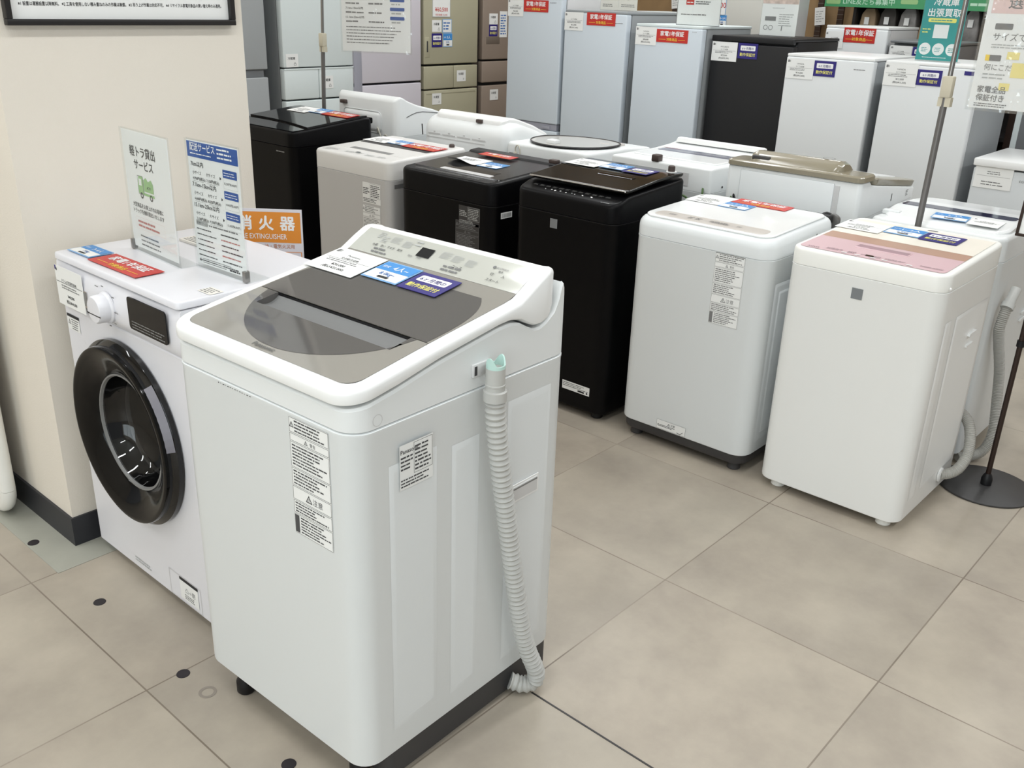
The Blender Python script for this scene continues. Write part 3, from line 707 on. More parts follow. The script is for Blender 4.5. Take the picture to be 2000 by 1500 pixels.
def d_delivery(b, w, h):
    b.rect(.004, h*.865, w-.004, h-.006, NAVY, .0003)
    b.text('配送サービス', .016, h*.92, .020, WINK, .0006, 'l', .012, w*.48); b.bars(.016, h*.885, w*.5, h*.905, 1, WINK, .0006, seed=1, fill=.4); b.bars(w*.60, h*.885, w*.92, h*.975, 3, WINK, .0006, seed=2, fill=.45)
    for k, (hd, a1, a2, b1, b2) in enumerate((('7km以内', '4,950円', '7,150円', '8,250円', '10,450円'), ('7.1km-15km以内', '6,600円', '8,250円', '10,450円', '12,650円'), ('15.1km-25km以内', '7,150円', '9,350円', '12,650円', '14,850円'))):
        y = h*(.80-.155*k)
        b.text(hd, .014, y, .0135, INK, .0004, 'l', .008); b.text('小サイズ', .018, y-.018, .009, INK, .0004); b.text('大サイズ', .072, y-.018, .009, INK, .0004)
        b.text(a1+'(税込)', .018, y-.031, .0085, INK, .0004, 'l', .006); b.text(a2+'(税込)', .072, y-.031, .0085, INK, .0004, 'l', .006)
        b.rect(.018, y-.0345, .06, y-.0340, INKG, .0004); b.rect(.072, y-.0345, .115, y-.0340, INKG, .0004)
        b.poly([(.125, y-.02), (.131, y-.016), (.125, y-.012)], INK, .0004); b.rrect(.138, y-.012, w-.012, y+.006, .002, NAVY, .0004); b.bars(.142, y-.008, w-.016, y+.003, 2, WINK, .0007, seed=k, fill=.3, ragged=.1)
        b.border(.138, y-.036, w-.012, y-.012, .0004, INKL, .0004); b.text(b1, .142, y-.027, .007, INK, .0006); b.text(b2, .164, y-.027, .007, INK, .0006)
    y = h*.36
    b.rrect(.014, y-.004, .06, y+.008, .002, INKL, .0004); b.text('配送オプション', .016, y-.001, .0068, INK, .0006); b.bars(.065, y-.003, w-.014, y+.006, 1, INKG, .0004, seed=4, fill=.4)
    rp = mat('red print', S(190, 120, 115), .6)
    for k in range(7):
        yy = y-.015-k*.0125; b.bars(.014, yy, w*R.uniform(.45, .52), yy+.0065, 1, SOFTINK_, .0004, seed=20+k, fill=.4); b.bars(w*.54, yy, w*.94, yy+.0065, 1, rp if k % 3 == 1 else SOFTINK_, .0004, seed=40+k)
    b.tri(.018, h*.062, .007, INK, .0004); b.bars(.028, h*.05, w*.8, h*.095, 3, INKG, .0004, seed=9, fill=.4); b.bars(w*.66, h*.046, w*.9, h*.072, 1, INK, .0004, seed=10)
acrylic_stand('clear acrylic sign with a blue headed delivery price sheet on the drum washer', (1.146, 2.017, .8522), (.03, -1, 0), .203, .303, .06, d_delivery, .196)
b = MB(frame((1.29, 2.2, .8525), (0, -1, 0), (1, 0, 0))).box(-.07, .07, -.045, .045, 0, .006, PAPERC).bars(-.06, -.04, .06, .04, 9, INKG, .0064, seed=77)
tag(b.obj('leaflet_pile'), 'small pile of printed white leaflets behind the two acrylic signs', 'leaflets')

# ================================================================== pillar poster, sign, tube frame
e = bpy.data.objects.new('wall_poster', None); COL.objects.link(e); e.location = (1.25, 2.42, 1.377)
tag(e, 'black framed white price poster hanging on the cream pillar', 'poster')
M = frame((-.3, -.0005, 0), (1, 0, 0), (0, 0, 1)); w, h = .6, .85
b = MB(M)
b.box(0, w, 0, .014, .0, .022, FRAMEB, .002).box(0, w, h-.014, h, 0, .022, FRAMEB, .002).box(0, .014, .014, h-.014, 0, .022, FRAMEB, .002).box(w-.014, w, .014, h-.014, 0, .022, FRAMEB, .002); b.obj('frame', e)
b = MB(M).box(.014, w-.014, .014, h-.014, .002, .008, PAPER); b.M = M @ Matrix.Translation((0, 0, .0082))
b.text('※1 設置は運搬設置以降無料。 ※2 工具を使用しない積み重ねのみの作業は無償。 ※3 吊り上げ作業は対応不可。 ※4 リサイクル家電対象品の買い替え時のみ適用。', w/2, .044, .0098, INK, .0004, 'c', .01, w-.07)
b.text('設置・取付の作業は別途費用となります：8,000円(税込)', w-.045, .072, .012, INK, .0004, 'r', .01, .33); b.bars(.05, .12, .55, .7, 16, INKG, .0004, seed=3); b.obj('printed_sheet', e)

cx, cy = 1.492, 2.236; c = Vector((cx, cy, 0))
e = bpy.data.objects.new('fire_extinguisher_sign', None); COL.objects.link(e); e.location = c
tag(e, 'orange and white fire extinguisher sign board behind the drum washer', 'sign')
M = frame((0, 0, .908), (.658, -.753, .0), (0, 0, 1)) @ Matrix.Scale(.80, 4); w, h = .252, .36
b = MB(M).box(-w/2, w/2, -h, 0, -.004, 0, mat('white sign plastic', S(222, 220, 226), .45)); b.M = M @ Matrix.Translation((0, 0, .0002))
b.rect(-w/2+.006, -.118, w/2-.006, -.010, ORANGE)
for k, ch in enumerate('消火器'): b.text(ch, -.0745+.0745*k, -.069, .054, WINK, .0008, 'c', .028)
b.text('FIRE EXTINGUISHER', -.015, -.105, .026, WINK, .0008, 'c', .006, .17)
b.text('普通・油・電気火災用', .02, -.137, .0165, mat('orange brown ink', S(190, 120, 70), .6), .0008, 'c', 0, .15); b.ring(-.055, -.15, .02, .001, INKG); b.rect(-w/2+.006, -.152, w/2-.006, -.15, ORANGE); b.rect(-w/2+.006, -h+.006, -w/2+.009, -.15, ORANGE); b.rect(w/2-.009, -h+.006, w/2-.006, -.15, ORANGE); b.rect(.008, -h+.006, .011, -.15, ORANGE)
b.rect(.012, -.176, .028, -.156, ORANGE, .0006); b.text('3', .02, -.173, .018, WINK, .0009, 'c', .02); b.rect(-w/2+.012, -.176, -w/2+.028, -.156, ORANGE, .0006); b.text('1', -w/2+.02, -.173, .018, WINK, .0009, 'c', .02)
for X0 in (.05, .075, -.06, -.035):
    for k in range(8): b.rect(X0+.008*sin(k*.5), -.165-.02*k-.02, X0+.001+.008*sin(k*.5), -.165-.02*k, INK, .0006)
b.poly([(.1, -.19), (.108, -.19), (.104, -.2)], ORANGE, .0006); b.obj('sign_board', e)
MB(Matrix.Translation((.02, .03, 0))).tube([(0, 0, 0), (0, 0, .75)], .009, METALD, 12).box(-.0246+.0, .005, -.034, .0, .66, .74, METALD).obj('post', e)
MB(Matrix.Translation((.02, .03, 0))).lathe([(.085, 0), (.085, .012), (.02, .016)], METALD, 32).obj('base', e)

# rounded white tube frame at the very left
e = bpy.data.objects.new('tube_frame_panel', None); COL.objects.link(e); e.location = (.852, 2.925, 0)
tag(e, 'white rounded tube frame with pale grey infill beside the pillar', 'display frame')
rr = .07; P = []
for (yc, zc_, a0) in ((-.24+rr, .03+rr, 180), (.24-rr, .03+rr, 270), (.24-rr, 1.3-rr, 0), (-.24+rr, 1.3-rr, 90)):
    P += [(0, yc+rr*cos(math.radians(a0+d)), zc_+rr*sin(math.radians(a0+d))) for d in range(0, 91, 10)]
P.append(P[0]); MB().tube(P, .022, WARMT, 16).obj('tube_frame', e)
MB().box(-.004, .004, -.225, .225, .045, 1.285, PEARL).obj('infill_panel', e)
MB().box(-.04, .03, -.12, -.09, 0, .016, PURE, .004).obj('foot', e); MB().box(-.1, .1, .16, .2, 0, .012, PURE, .004).obj('foot', e)

# ================================================================== the row of top loaders
G_ROW = 'top loading washing machines in the display row'
def toploader(name, label, X, Y, W, D, cabm, deckm, zb, zs, zpts, r=.04, e=.02, rot=0, group=G_ROW, basem=None, foot=True, seamm=None):
    t = Thing(name, label, 'washing machine', X, Y, W, D, rot, group); t.z = interp(zpts); z = t.z
    b = MB().tower((0, D, 0, W), [(.005, zb), (.001, zb+.003), (0, zb+.008), (0, zs-.006), (-.001, zs-.003, cabm), (-.001, zs-.001, seamm or cabm), (.002, zs, seamm or cabm)], cabm, r=r, nx=8, na=7)
    t.part('cabinet', b)
    lv = [(.0015, zs+.0005), (-.0004, zs+.002), (-.0004, zo(z, -e))]
    for k in range(1, 6):
        a = pi/2*k/5; lv.append((e*(1-cos(a)), zo(z, -e+e*sin(a))))
    t.part('top_cover', MB().tower((0, D, 0, W), lv, deckm, r=r, nx=24, na=7))
    if basem:
        if zb > .05: t.part('base', MB().tower((.008, D-.01, .008, W-.008), [(.004, .032), (0, .038), (0, zb+.001)], basem, r=r-.006, nx=4, na=5))
        if foot:
            for x, y in ((.05, .055), (.05, W-.055), (D-.06, .055), (D-.06, W-.055)):
                h = .0335 if zb > .05 else zb+.001
                t.part('foot', MB(Matrix.Translation((x, y, 0))).lathe([(.02, 0), (.023, .003), (.021, h*.6), (.021, h)], basem, 16))
    return t
def side_press(b, m, boxes, y=0, s=-1, h=.003):
    for x0, x1, z0, z1 in boxes:
        P = [(x0, z0), (x1, z0), (x1, z1), (x0, z1)]; q = .008; Q = [(x0+q, z0+q), (x1-q, z0+q), (x1-q, z1-q), (x0+q, z1-q)]
        A = [b.v((x, y+s*.0004, z)) for x, z in P]; B = [b.v((x, y+s*h, z)) for x, z in Q]
        xm, zm = (x0+x1)/2, (z0+z1)/2; C_ = [b.v((x-math.copysign(.004, x-xm), y+s*h, z-math.copysign(.004, z-zm))) for x, z in Q]
        for k in range(4): b.f([A[k], A[(k+1) % 4], B[(k+1) % 4], B[k]], m); b.f([B[k], B[(k+1) % 4], C_[(k+1) % 4], C_[k]], m)
        b.f(C_, m)
    return b
XF = 2.64
def topw(t, X, Y, lift=.0025, slope=.04, skew=0, dz=0):
    """world frame for a card lying on machine t at world X, Y"""
    z = t.z((t.T.inverted() @ Vector((X, Y, 0))).x)+dz
    return frame((X, Y, z+lift), (skew, -1, 0), (1, skew, slope))

# --- black machine beside the pillar
t = toploader('washing_machine', 'black washing machine with a gloss black sloping lid, next to the pillar', XF, 3.70, .56, .49, BLK, BLK, .03, .793, [(0, .862), (.1, .868), (.44, .900), (.47, .896), (.49, .878)], r=.04, e=.012, basem=BLKP)
zl = t.z; spl = lambda y: .098+.05*((y-.02)/.52)+.018*sin(pi*(y-.02)/.52)
b = MB()
ys = lin(.012, .548, 14); G = [[b.v((.012+(spl(y)-.006-.012)*k/3, y, zl(.012+(spl(y)-.018)*k/3)+.003)) for k in range(4)] for y in ys]
for A, B in zip(G, G[1:]):
    for k in range(3): b.f([A[k], B[k], B[k+1], A[k+1]], BLKG)
t.part('control_panel', b, label='gloss black strip of the front panel')
b = MB(); up = .010
G = [[b.v((spl(y)+(.455-spl(y))*k/8, y, zl(spl(y)+(.455-spl(y))*k/8)+up)) for k in range(9)] for y in ys]
for A, B in zip(G, G[1:]):
    for k in range(8): b.f([A[k], B[k], B[k+1], A[k+1]], BLKG)
Lw = [[b.v((spl(y)+(.455-spl(y))*k/8, y, zl(spl(y)+(.455-spl(y))*k/8)+.0005)) for k in range(9)] for y in (ys[0], ys[-1])]
for g, l in ((G[0], Lw[0]), (G[-1], Lw[1])):
    for k in range(8): b.f([g[k], g[k+1], l[k+1], l[k]], BLKP)
F = [b.v((spl(y)+.002, y, zl(spl(y))+.0005)) for y in ys]
for k in range(len(ys)-1): b.f([G[k][0], G[k+1][0], F[k+1], F[k]], BLKP)
t.part('lid', b, label='gloss black lid'); 
b = MB(); b.M = FRONT(.13, .762); b.bars(0, 0, .065, .012, 1, MIDGREY, .0006, seed=3, ragged=0); t.part('brand_plate', b)
t.part('rear_hood', MB().box(.44, .492, .01, .55, .868, .897, BLK, .006))
price_card('white price card on the gloss black lid next to the pillar', topw(t, 3.01, 4.10, .0115, .09), .145, .115, desc='全自動洗濯機', price='¥30,000', tax='(税込¥33,000)')
blue_card('blue capacity card on the gloss black lid next to the pillar', topw(t, 3.03, 3.985, .0115, .09), .105, .09, '2~3人', '7.0kg~')
red_card('red warranty card on the gloss black lid next to the pillar', topw(t, 3.02, 3.825, .0115, .09), .205, .085)

# --- pale grey machine
t = toploader('washing_machine', 'pale grey washing machine with a flat top, between two black machines', XF, 3.035, .51, .475, PEARL, PEARL2, .05, .735, [(0, .813), (.05, .817), (.475, .832)], r=.035, e=.012, basem=DKGREY)
z = t.z
t.part('lid', MB().sheet((.105, .455, .02, .49), z, PEARL2, .012, .001, .002, 8))
t.part('lid_window', MB().sheet((.245, .318, .03, .48), zo(z, .0018), DKGREY, .006, .001, .001, 6), label='dark strip window in the lid')
t.part('lid_handle', MB().sheet((.108, .142, .12, .39), zo(z, .0018), MIDGREY, .006, .001, .0006, 4), label='grey finger slot')
b = MB()
for y, w_, x in ((.42, .10, .05), (.30, .07, .045), (.24, .05, .05), (.17, .06, .045), (.1, .05, .05)): b.M = TOP(x, y, z(x), .04); b.bars(-w_/2, -.012, w_/2, .012, 3, INKL, .0006, seed=int(y*100))
b.M = TOP(.062, .27, z(.062), .04); b.rect(-.012, -.008, .012, .008, DISP, .0008); b.M = TOP(.03, .45, z(.03), .04); b.bars(-.03, -.004, .03, .004, 1, INKL, .0006, seed=4)
t.part('panel_lettering', b)
b = MB(); b.M = FRONT(.172, .625); rating_label(b, .118, .088, 5, PAPER, INK, FRONT(.172, .625)); t.part('rating_label', b)
t.part('caution_label', warn_label(MB(), .118, .26, 6, PAPER, INKG, FRONT(.175, .355)))
b = MB(); b.M = SIDE(.03, .70); b.rect(0, 0, .05, .018, INKG); t.part('serial_sticker', b)
price_card('white price card on top of the pale grey machine', topw(t, 2.975, 3.455, .005), .15, .12, desc='全自動洗濯機', price='¥20,000', tax='(税込¥22,000)')
blue_card('blue capacity card on top of the pale grey machine', topw(t, 2.975, 3.325, .005), .105, .08, '2~3人', '5.0kg~')
red_card('red warranty card on top of the pale grey machine', topw(t, 2.965, 3.165, .0055), .215, .09)
t.part('inlet', MB(Matrix.Translation((.43, .06, z(.43)))).lathe([(.013, 0), (.013, .012), (.009, .016)], INLET, 16))

# --- matte black machine with a slot
t = toploader('washing_machine', 'black washing machine with a pale finger slot and a curling price card on top', XF, 2.437, .538, .47, BLK, BLK, .03, .722, [(0, .806), (.04, .811), (.47, .836)], r=.05, e=.012, basem=BLKP, seamm=BLKP)
z = t.z
t.part('lid', MB().sheet((.06, .44, .02, .515), z, BLKGR, .02, .001, .004, 8))
t.part('control_panel', MB().sheet((.012, .058, .03, .5), z, BLKP, .02, .001, .001, 4))
b = MB()
for y, w_ in ((.43, .07), (.34, .11), (.24, .12), (.13, .09)): b.M = TOP(.034, y, z(.034)+.001, .05); b.bars(-w_/2, -.011, w_/2, .011, 3, MIDGREY, .0006, seed=int(y*100), fill=.4)
t.part('panel_lettering', b)
b = MB().sheet((.098, .152, .10, .37), zo(z, .004), DISP, .004, .001, .0006, 4); t.part('handle_slot', b, label='dark finger slot')
b = MB().sheet((.074, .102, .09, .368), zo(z, .004), PEARL, .003, .001, .0016, 3); t.part('handle_plate', b, label='plate in front of the slot with a painted pale reflection')  # light reflected by the glossy plate put in as pale grey
t.part('rear_hood', MB().sheet((.40, .468, .01, .528), zo(z, .002), BLKP, .012, .002, .008, 5))
t.part('rating_label', rating_label(MB(), .115, .075, 15, mat('dark label', S(52, 50, 50), .5), INKL, FRONT(.182, .632)))
t.part('caution_label', warn_label(MB(), .13, .25, 16, mat('dark label', S(52, 50, 50), .5), INKG, FRONT(.2, .395)))
b = MB(); b.M = SIDE(.045, .672); b.rect(0, 0, .065, .024, PAPER, .0005); [b.rect(.005+.0019*k, .004, .005+.0019*k+.0004+.0008*R.random(), .020, SOFTINK, .0008) for k in range(29)]; t.part('barcode_sticker', b, label='white barcode sticker')
pb = MB(); n = 10; w, h = .165, .11
G = [[pb.v((-w/2+w*i/n, -h/2+h*k/6, .002+.016*max(0, 1-k/2.2)*(.5+.5*sin(i*.5)))) for i in range(n+1)] for k in range(7)]
for A, B in zip(G, G[1:]):
    for i in range(n): pb.f([A[i], A[i+1], B[i+1], B[i]], PAPER)
pb.bars(-.05, -.005, .05, .03, 4, INKG, .0026, seed=3); card_obj(pb, 'price_card', 'white price card with curling edge on the slotted black machine', 'price card', topw(t, 2.885, 2.80, .005, .05), G_PRICE)
blue_card('pale blue capacity card on the slotted black machine', topw(t, 2.878, 2.66, .005, .05), .11, .085, '3~4人', '7.0kg~')
red_card('red warranty card along the rear of the slotted black machine', topw(t, 3.015, 2.76, .011, .05), .185, .055)
t.part('inlet', MB(Matrix.Translation((.42, .05, z(.42)+.008))).box(-.014, .014, -.02, .02, 0, .016, INLET, .004))

# --- black machine with lifted glossy lid
t = toploader('washing_machine', 'tall black washing machine with glossy raised lid and white button legends', XF, 1.865, .465, .45, BLK, BLK, .03, .752, [(0, .818), (.04, .828), (.08, .842), (.45, .868)], r=.045, e=.014, basem=BLKP, seamm=BLKP)
z = t.z
zl = interp([(.06, .862), (.10, .866), (.25, .882), (.36, .888), (.43, .886)])
b = MB().tower((.066, .432, .004, .452), [(.02, zo(zl, -.016)), (.004, zo(zl, -.012)), (0, zo(zl, -.006)), (0, zo(zl, -.001)), (.003, zl)], BLKGB, r=.02, nx=20)
lid = t.part('lid', b, label='glossy dark lid')
b = MB().tube([(.064, .012, .860), (.063, .2, .860), (.063, .445, .860)], .0035, CHROME, 8); t.part('lid_edge', b, lid, 'bright front edge of the lid')
b = MB(); 
for k, (y, r_) in enumerate(((.34, .003), (.315, .0045), (.295, .0055), (.275, .0045), (.245, .004), (.222, .003), (.205, .003), (.175, .0035), (.168, .003), (.135, .004), (.128, .004))): b.M = TOP(.03+.006*(k % 2), y, z(.03), .2); b.disc(0, 0, r_*.8, WINK, .0008, 10)
b.M = TOP(.012, .055, z(.012), .2); b.bars(-.02, -.003, .02, .003, 1, INKL, .0008, seed=3)
for k in range(12): b.M = TOP(.05, .40-.03*k, z(.05), .2); b.bars(-.011, -.006, .011, .006, 3, MIDGREY, .0007, seed=k, fill=.35)
t.part('panel_lettering', b, label='white button legends')
b = MB(); b.M = frame((0, 0, 0), (1, 0, 0), (0, 1, 0)); b.tower((.20, .226, .08, .24), [(0, zo(zl, 0)), (0, zo(zl, .0012)), (.002, zo(zl, .0016))], BLKG, r=.008, nx=3); t.part('lid_grip', b, lid)
b = MB(); b.tower((.245, .268, .35, .45), [(0, zo(zl, 0)), (0, zo(zl, .001))], BLKG, r=.006, nx=3); t.part('lid_grip', b, lid)
b = MB(); b.M = FRONT(.286, .698); b.prism([(0, 0), (.033, 0), (.033, .034), (0, .034)], 0, .0012, BADGE); t.part('badge', b, label='square grey badge')
b = MB(); b.M = FRONT(.19, .095); b.rect(0, 0, .13, .034, PAPER, .0005); b.bars(.004, .012, .125, .031, 3, INKG, .0008, seed=5); b.rect(.075, .004, .105, .011, INK, .0008); b.disc(.118, .008, .004, INK, .0008); t.part('caution_label', b, label='white label low on the front')
t.z = lambda x: zl(x)
price_card('white price card on the glossy raised lid of the black machine with button legends', topw(t, 2.955, 2.235, .002, .03), .145, .115, desc='全自動洗濯機', price='¥25,000', tax='(税込¥27,500)')
blue_card('blue capacity card on the glossy raised lid of the black machine with button legends', topw(t, 2.965, 2.105, .002, .03), .105, .09, '2~3人', '5.5kg~')
purple_card('indigo warranty card on the glossy raised lid, beside the blue card', topw(t, 2.955, 1.99, .002, .03), .11, .09)
b = MB(Matrix.Translation((.40, .045, .886))).lathe([(.02, 0), (.02, .004)], PURE, 20).lathe([(.013, .004), (.013, .022), (.010, .025)], INLET, 18); t.part('inlet', b, label='dark water inlet cap')
b = MB().tube(spline([(.452, .05, .80), (.475, .02, .79), (.48, .01, .76), (.465, .02, .73), (.452, .04, .725)], .01), .004, CORDG, 8); t.part('earth_wire', b, label='green earth wire')

# --- white machine with grey beige panel
t = toploader('washing_machine', 'white washing machine with grey beige control strip, dark base and long caution label', XF, 1.277, .512, .46, WHT, WHT, .066, .741, [(0, .803), (.05, .808), (.2, .814), (.46, .822)], r=.055, e=.03, basem=DKGREY)
z = t.z
t.part('lid', MB().tower((.022, .43, .02, .492), [(.003, zo(z, -.002)), (0, zo(z, .001)), (0, zo(z, .004)), (.003, zo(z, .006))], LIDW, r=.04, nx=20), label='gloss white lid')
b = MB().tower((.034, .098, .05, .462), [(0, zo(z, .0062)), (.0006, zo(z, .0067))], EPAN, r=.025, nx=8); cp = t.part('control_panel', b, label='grey beige control strip')
b = MB()
for y, w_, hh in ((.40, .03, .008), (.33, .02, .012), (.30, .025, .012), (.245, .03, .010), (.21, .06, .012), (.15, .02, .008)): b.M = TOP(.066, y, z(.066)+.0062, .04); b.bars(-w_/2, -hh, w_/2, hh, 3, INKG, .0008, seed=int(y*99), fill=.45)
t.part('panel_lettering', b, cp)
t.part('caution_label', warn_label(MB(), .106, .237, 31, PAPER, INKG, FRONT(.188, .504)), label='long white caution label')
b = MB(); b.M = FRONT(.345, .072); b.rect(0, 0, .118, .034, PAPER, .0005); b.border(0, 0, .118, .034, .0006, INKG, .0007); b.tri(.05, .02, .009, INK, .0008); b.text('注意', .058, .021, .009, INK, .0008); b.bars(.004, .009, .08, .018, 2, INK, .0008, seed=3); b.tube([(.085, .006, .001), (.098, .003, .001), (.108, .013, .001)], .0009, INK, 5)
t.part('base_label', b, label='white notice low on the front')
b = side_press(side_press(MB(), WHT, ((.06, .40, .11, .66),), h=.0022), WHT, ((.085, .375, .135, .635),), h=.0045); t.part('side_pressing', b)
b = MB().tower((.435, .472, .02, .495), [(0, .795), (0, .816), (.003, .819)], BLKP, r=.006, nx=3); t.part('rear_seal', b, label='black strip along the rear edge')
b = MB(frame((.50, .03, .795), (0, -1, 0), (0, 0, 1))).lathe([(.012, -.03), (.02, -.01), (.024, 0), (.024, .018), (.014, .02)], METALD, 20); b.M = Matrix(); b.tube(spline([(.46, .07, .80), (.48, .05, .815), (.50, .03, .80)], .01), .01, BLKP, 8); t.part('inlet', b, label='grey water inlet coupling')
b = MB(Matrix.Translation((.445, .23, .819))).lathe([(.013, 0), (.013, .005), (.009, .008)], METALD, 16); t.part('lid_hinge', b)
b = MB(); b.M = SIDE(.31, .772); b.prism([(-.003, -.012), (.003, -.012), (.003, .012), (-.003, .012)], 0, .001, MIDGREY); t.part('side_slot', b)
price_card('white price card on the white machine with grey beige strip', topw(t, 2.975, 1.70, .0075, .03), .135, .11, desc='全自動洗濯機', price='¥25,000', tax='(税込¥27,500)')
blue_card('blue capacity card on the white machine with grey beige strip', topw(t, 2.955, 1.58, .0075, .03), .105, .08, '2~3人', '6.0kg~')
red_card('red warranty card on the white machine with grey beige strip', topw(t, 3.035, 1.525, .0075, .03), .205, .072)

# --- warm white machine with the pink panel
t = toploader('washing_machine', 'warm white washing machine with pink and tan top panel and square grey badge', XF, .755, .465, .50, WARM, WARMT, .03, .756, [(0, .808), (.5, .825)], r=.045, e=.010, basem=WARMT)
z = t.z
ztopF = zo(z, .0012)
b = MB()
def yf(x, lo):
    r = .02; x0 = .018; e_ = 0 if x > x0+r else r-math.sqrt(max(0, r*r-(x0+r-x)**2))
    return .018+e_ if lo else .447-e_
L_, H_ = (lambda x: yf(x, 1)), (lambda x: yf(x, 0))
b.rows([.0181, .019, .021, .024, .029, .038]+lin(.05, .178, 5), L_, H_, ztopF, PINK); cp = t.part('control_panel', b, label='pink control panel')
t.part('panel_band', MB().rows(lin(.1785, .25, 3), L_, H_, ztopF, TAN), label='tan rose band across the lid')
t.part('lid', MB().rows(lin(.2505, .46, 5), L_, H_, ztopF, CREAM), label='cream white lid')
t.part('lid_seam', MB().rows([.2498, .2508], L_, H_, zo(z, .0014), mat('tan shadow line', S(170, 140, 122), .4)))
b = MB().tower((.112, .155, .155, .315), [(0, zo(z, .0012)), (0, zo(z, .0022)), (.003, zo(z, .003))], PINK, r=.004, nx=4).tower((.116, .148, .158, .312), [(0, zo(z, .003)), (.001, zo(z, .0034))], mat('dusky pink slot', S(168, 138, 146), .3), r=.004, nx=4); t.part('lid_handle', b, cp, 'dusky pink finger slot')
b = MB(); PK = mat('plum ink', S(110, 84, 96), .5)
b.M = TOP(.032, .425-.02, z(.032)+.001, .03); b.text('AQUA', 0, -.005, .013, PK, .0008, 'c', .01)
for y, w_, hh in ((.345, .05, .010), (.29, .03, .010), (.25, .03, .005), (.215, .03, .008), (.17, .05, .008), (.075, .04, .006), (.145, .02, .006), (.045, .03, .006)): b.M = TOP(.046, y, z(.046)+.001, .03); b.bars(-w_/2, -hh, w_/2, hh, 3, PK, .0008, seed=int(y*91), fill=.4)
for y in (.31, .27, .225, .19, .12): b.M = TOP(.03, y, z(.03)+.001, .03); b.rrect(-.009, -.0035, .009, .0035, .003, PURE, .0008)
b.M = TOP(.046, .24, z(.046)+.001, .03); b.rect(-.012, -.006, .012, .006, DISP, .0009); t.part('panel_lettering', b, cp)
b = MB(); b.M = FRONT(.256, .691); b.prism([(0, 0), (.033, 0), (.033, .032), (0, .032)], 0, .0012, BADGE); t.part('badge', b, label='square grey badge')
b = side_press(MB(), WARM, ((.06, .11, .09, .66), (.15, .44, .1, .66))); t.part('side_pressing', b)
b = MB(); b.M = SIDE(.32, .555)
b.prism([(-.03, .014), (.03, .014), (.034, .022), (-.026, .022)], 0, .010, PURE); b.prism([(-.03, -.022), (.03, -.022), (.03, -.016), (-.03, -.016)], 0, .008, PURE); t.part('grip', b, label='white recessed grip')
b = MB(); b.M = SIDE(.03, .768); b.lathe([(.004, 0), (.004, .003), (.002, .005)], PURE, 12); t.part('screw_cap', b)
b = MB(frame((.465, .21, z(.465)+.001), (0, -1, 0), (1, 0, 0))); b.rrect(-.016, -.006, .016, .006, .004, MIDGREY, .0006); t.part('inlet', b)
hp = [(.339, -.002, .082), (.37, -.025, .085), (.398, -.04, .098), (.44, -.046, .13), (.476, -.035, .175), (.505, -.012, .215), (.523, .02, .235), (.53, .06, .25)]
ho = t.part('drain_hose', hose_mesh(hp, .0165, .0016, .006, HOSE2, 18, 5), label='grey ribbed drain hose')
b = MB(frame((.339, -.001, .082), (1, 0, 0), (0, 0, 1))).lathe([(.024, 0), (.024, .005), (.019, .007)], PURE, 24); t.part('hose_socket', b, ho, 'white hose socket')
price_card('white price card on top of the pink panelled machine', topw(t, 3.0, 1.148, .003, .03), .14, .115, desc='全自動洗濯機', price='¥18,000', tax='(税込¥19,800)')
blue_card('blue capacity card on top of the pink panelled machine', topw(t, 3.025, 1.02, .003, .03), .11, .095, '1~2人', '4.5kg~')
purple_card('indigo warranty card on top of the pink panelled machine', topw(t, 3.018, .905, .003, .03), .115, .1)

# ================================================================== the row behind, seen from the back
G_BACK = 'washing machines turned away in the rear row'
XB = 3.265
def backloader(label, Ymin, Ymax, D, cabm, deckm, zb, zs, zpts, r, e, nm='washing_machine'):
    return toploader(nm, label, XB+D, Ymax, Ymax-Ymin, D, cabm, deckm, zb, zs, zpts, r=r, e=e, rot=180, group=G_BACK, basem=DKGREY)
# hooded one at the far end
t = backloader('white washing machine seen from the back with tall hooded rear and wavy side seam', 3.69, 4.16, .58, WHT, WHT2, .05, .79, [(0, .80), (.1, .845), (.32, .915), (.43, .94), (.50, .965), (.535, .985), (.55, .985), (.58, .968)], .035, .012)
W = t.W; D = t.D
b = MB(); wv = [(.51, .885), (.47, .898), (.44, .905), (.40, .907), (.35, .902), (.29, .895)]
b.tube([(x, W+.0006, z_) for x, z_ in wv], .0018, DKGREY, 6); t.part('side_seam', b, label='dark wavy seam line')
b = MB(); b.box(D-.02, D+.012, .06, .36, .80, .905, WHT2, .025, 4); t.part('rear_bulge', b)
b = MB().box(D-.012, D+.02, .05, .09, .925, .943, INLET, .004); t.part('inlet', b, label='dark water inlet')
b = MB()
for y in (.05, .14, .24, .34): b.box(D-.03, D-.018, y, y+.014, .955, .978, MIDGREY)
t.part('hood_tab', b)
b = MB().box(D-.045, D-.02, .02, W-.03, .955, .968, EPAN, .003); t.part('hood_strip', b)
b = MB().tube(spline([(D+.004, .33, .80), (D+.02, .35, .83), (D+.022, .37, .80), (D+.016, .38, .775), (D+.012, .40, .80), (D+.004, .41, .78)], .01), .0035, CORDW, 7); t.part('power_cord', b, label='pale power cord')
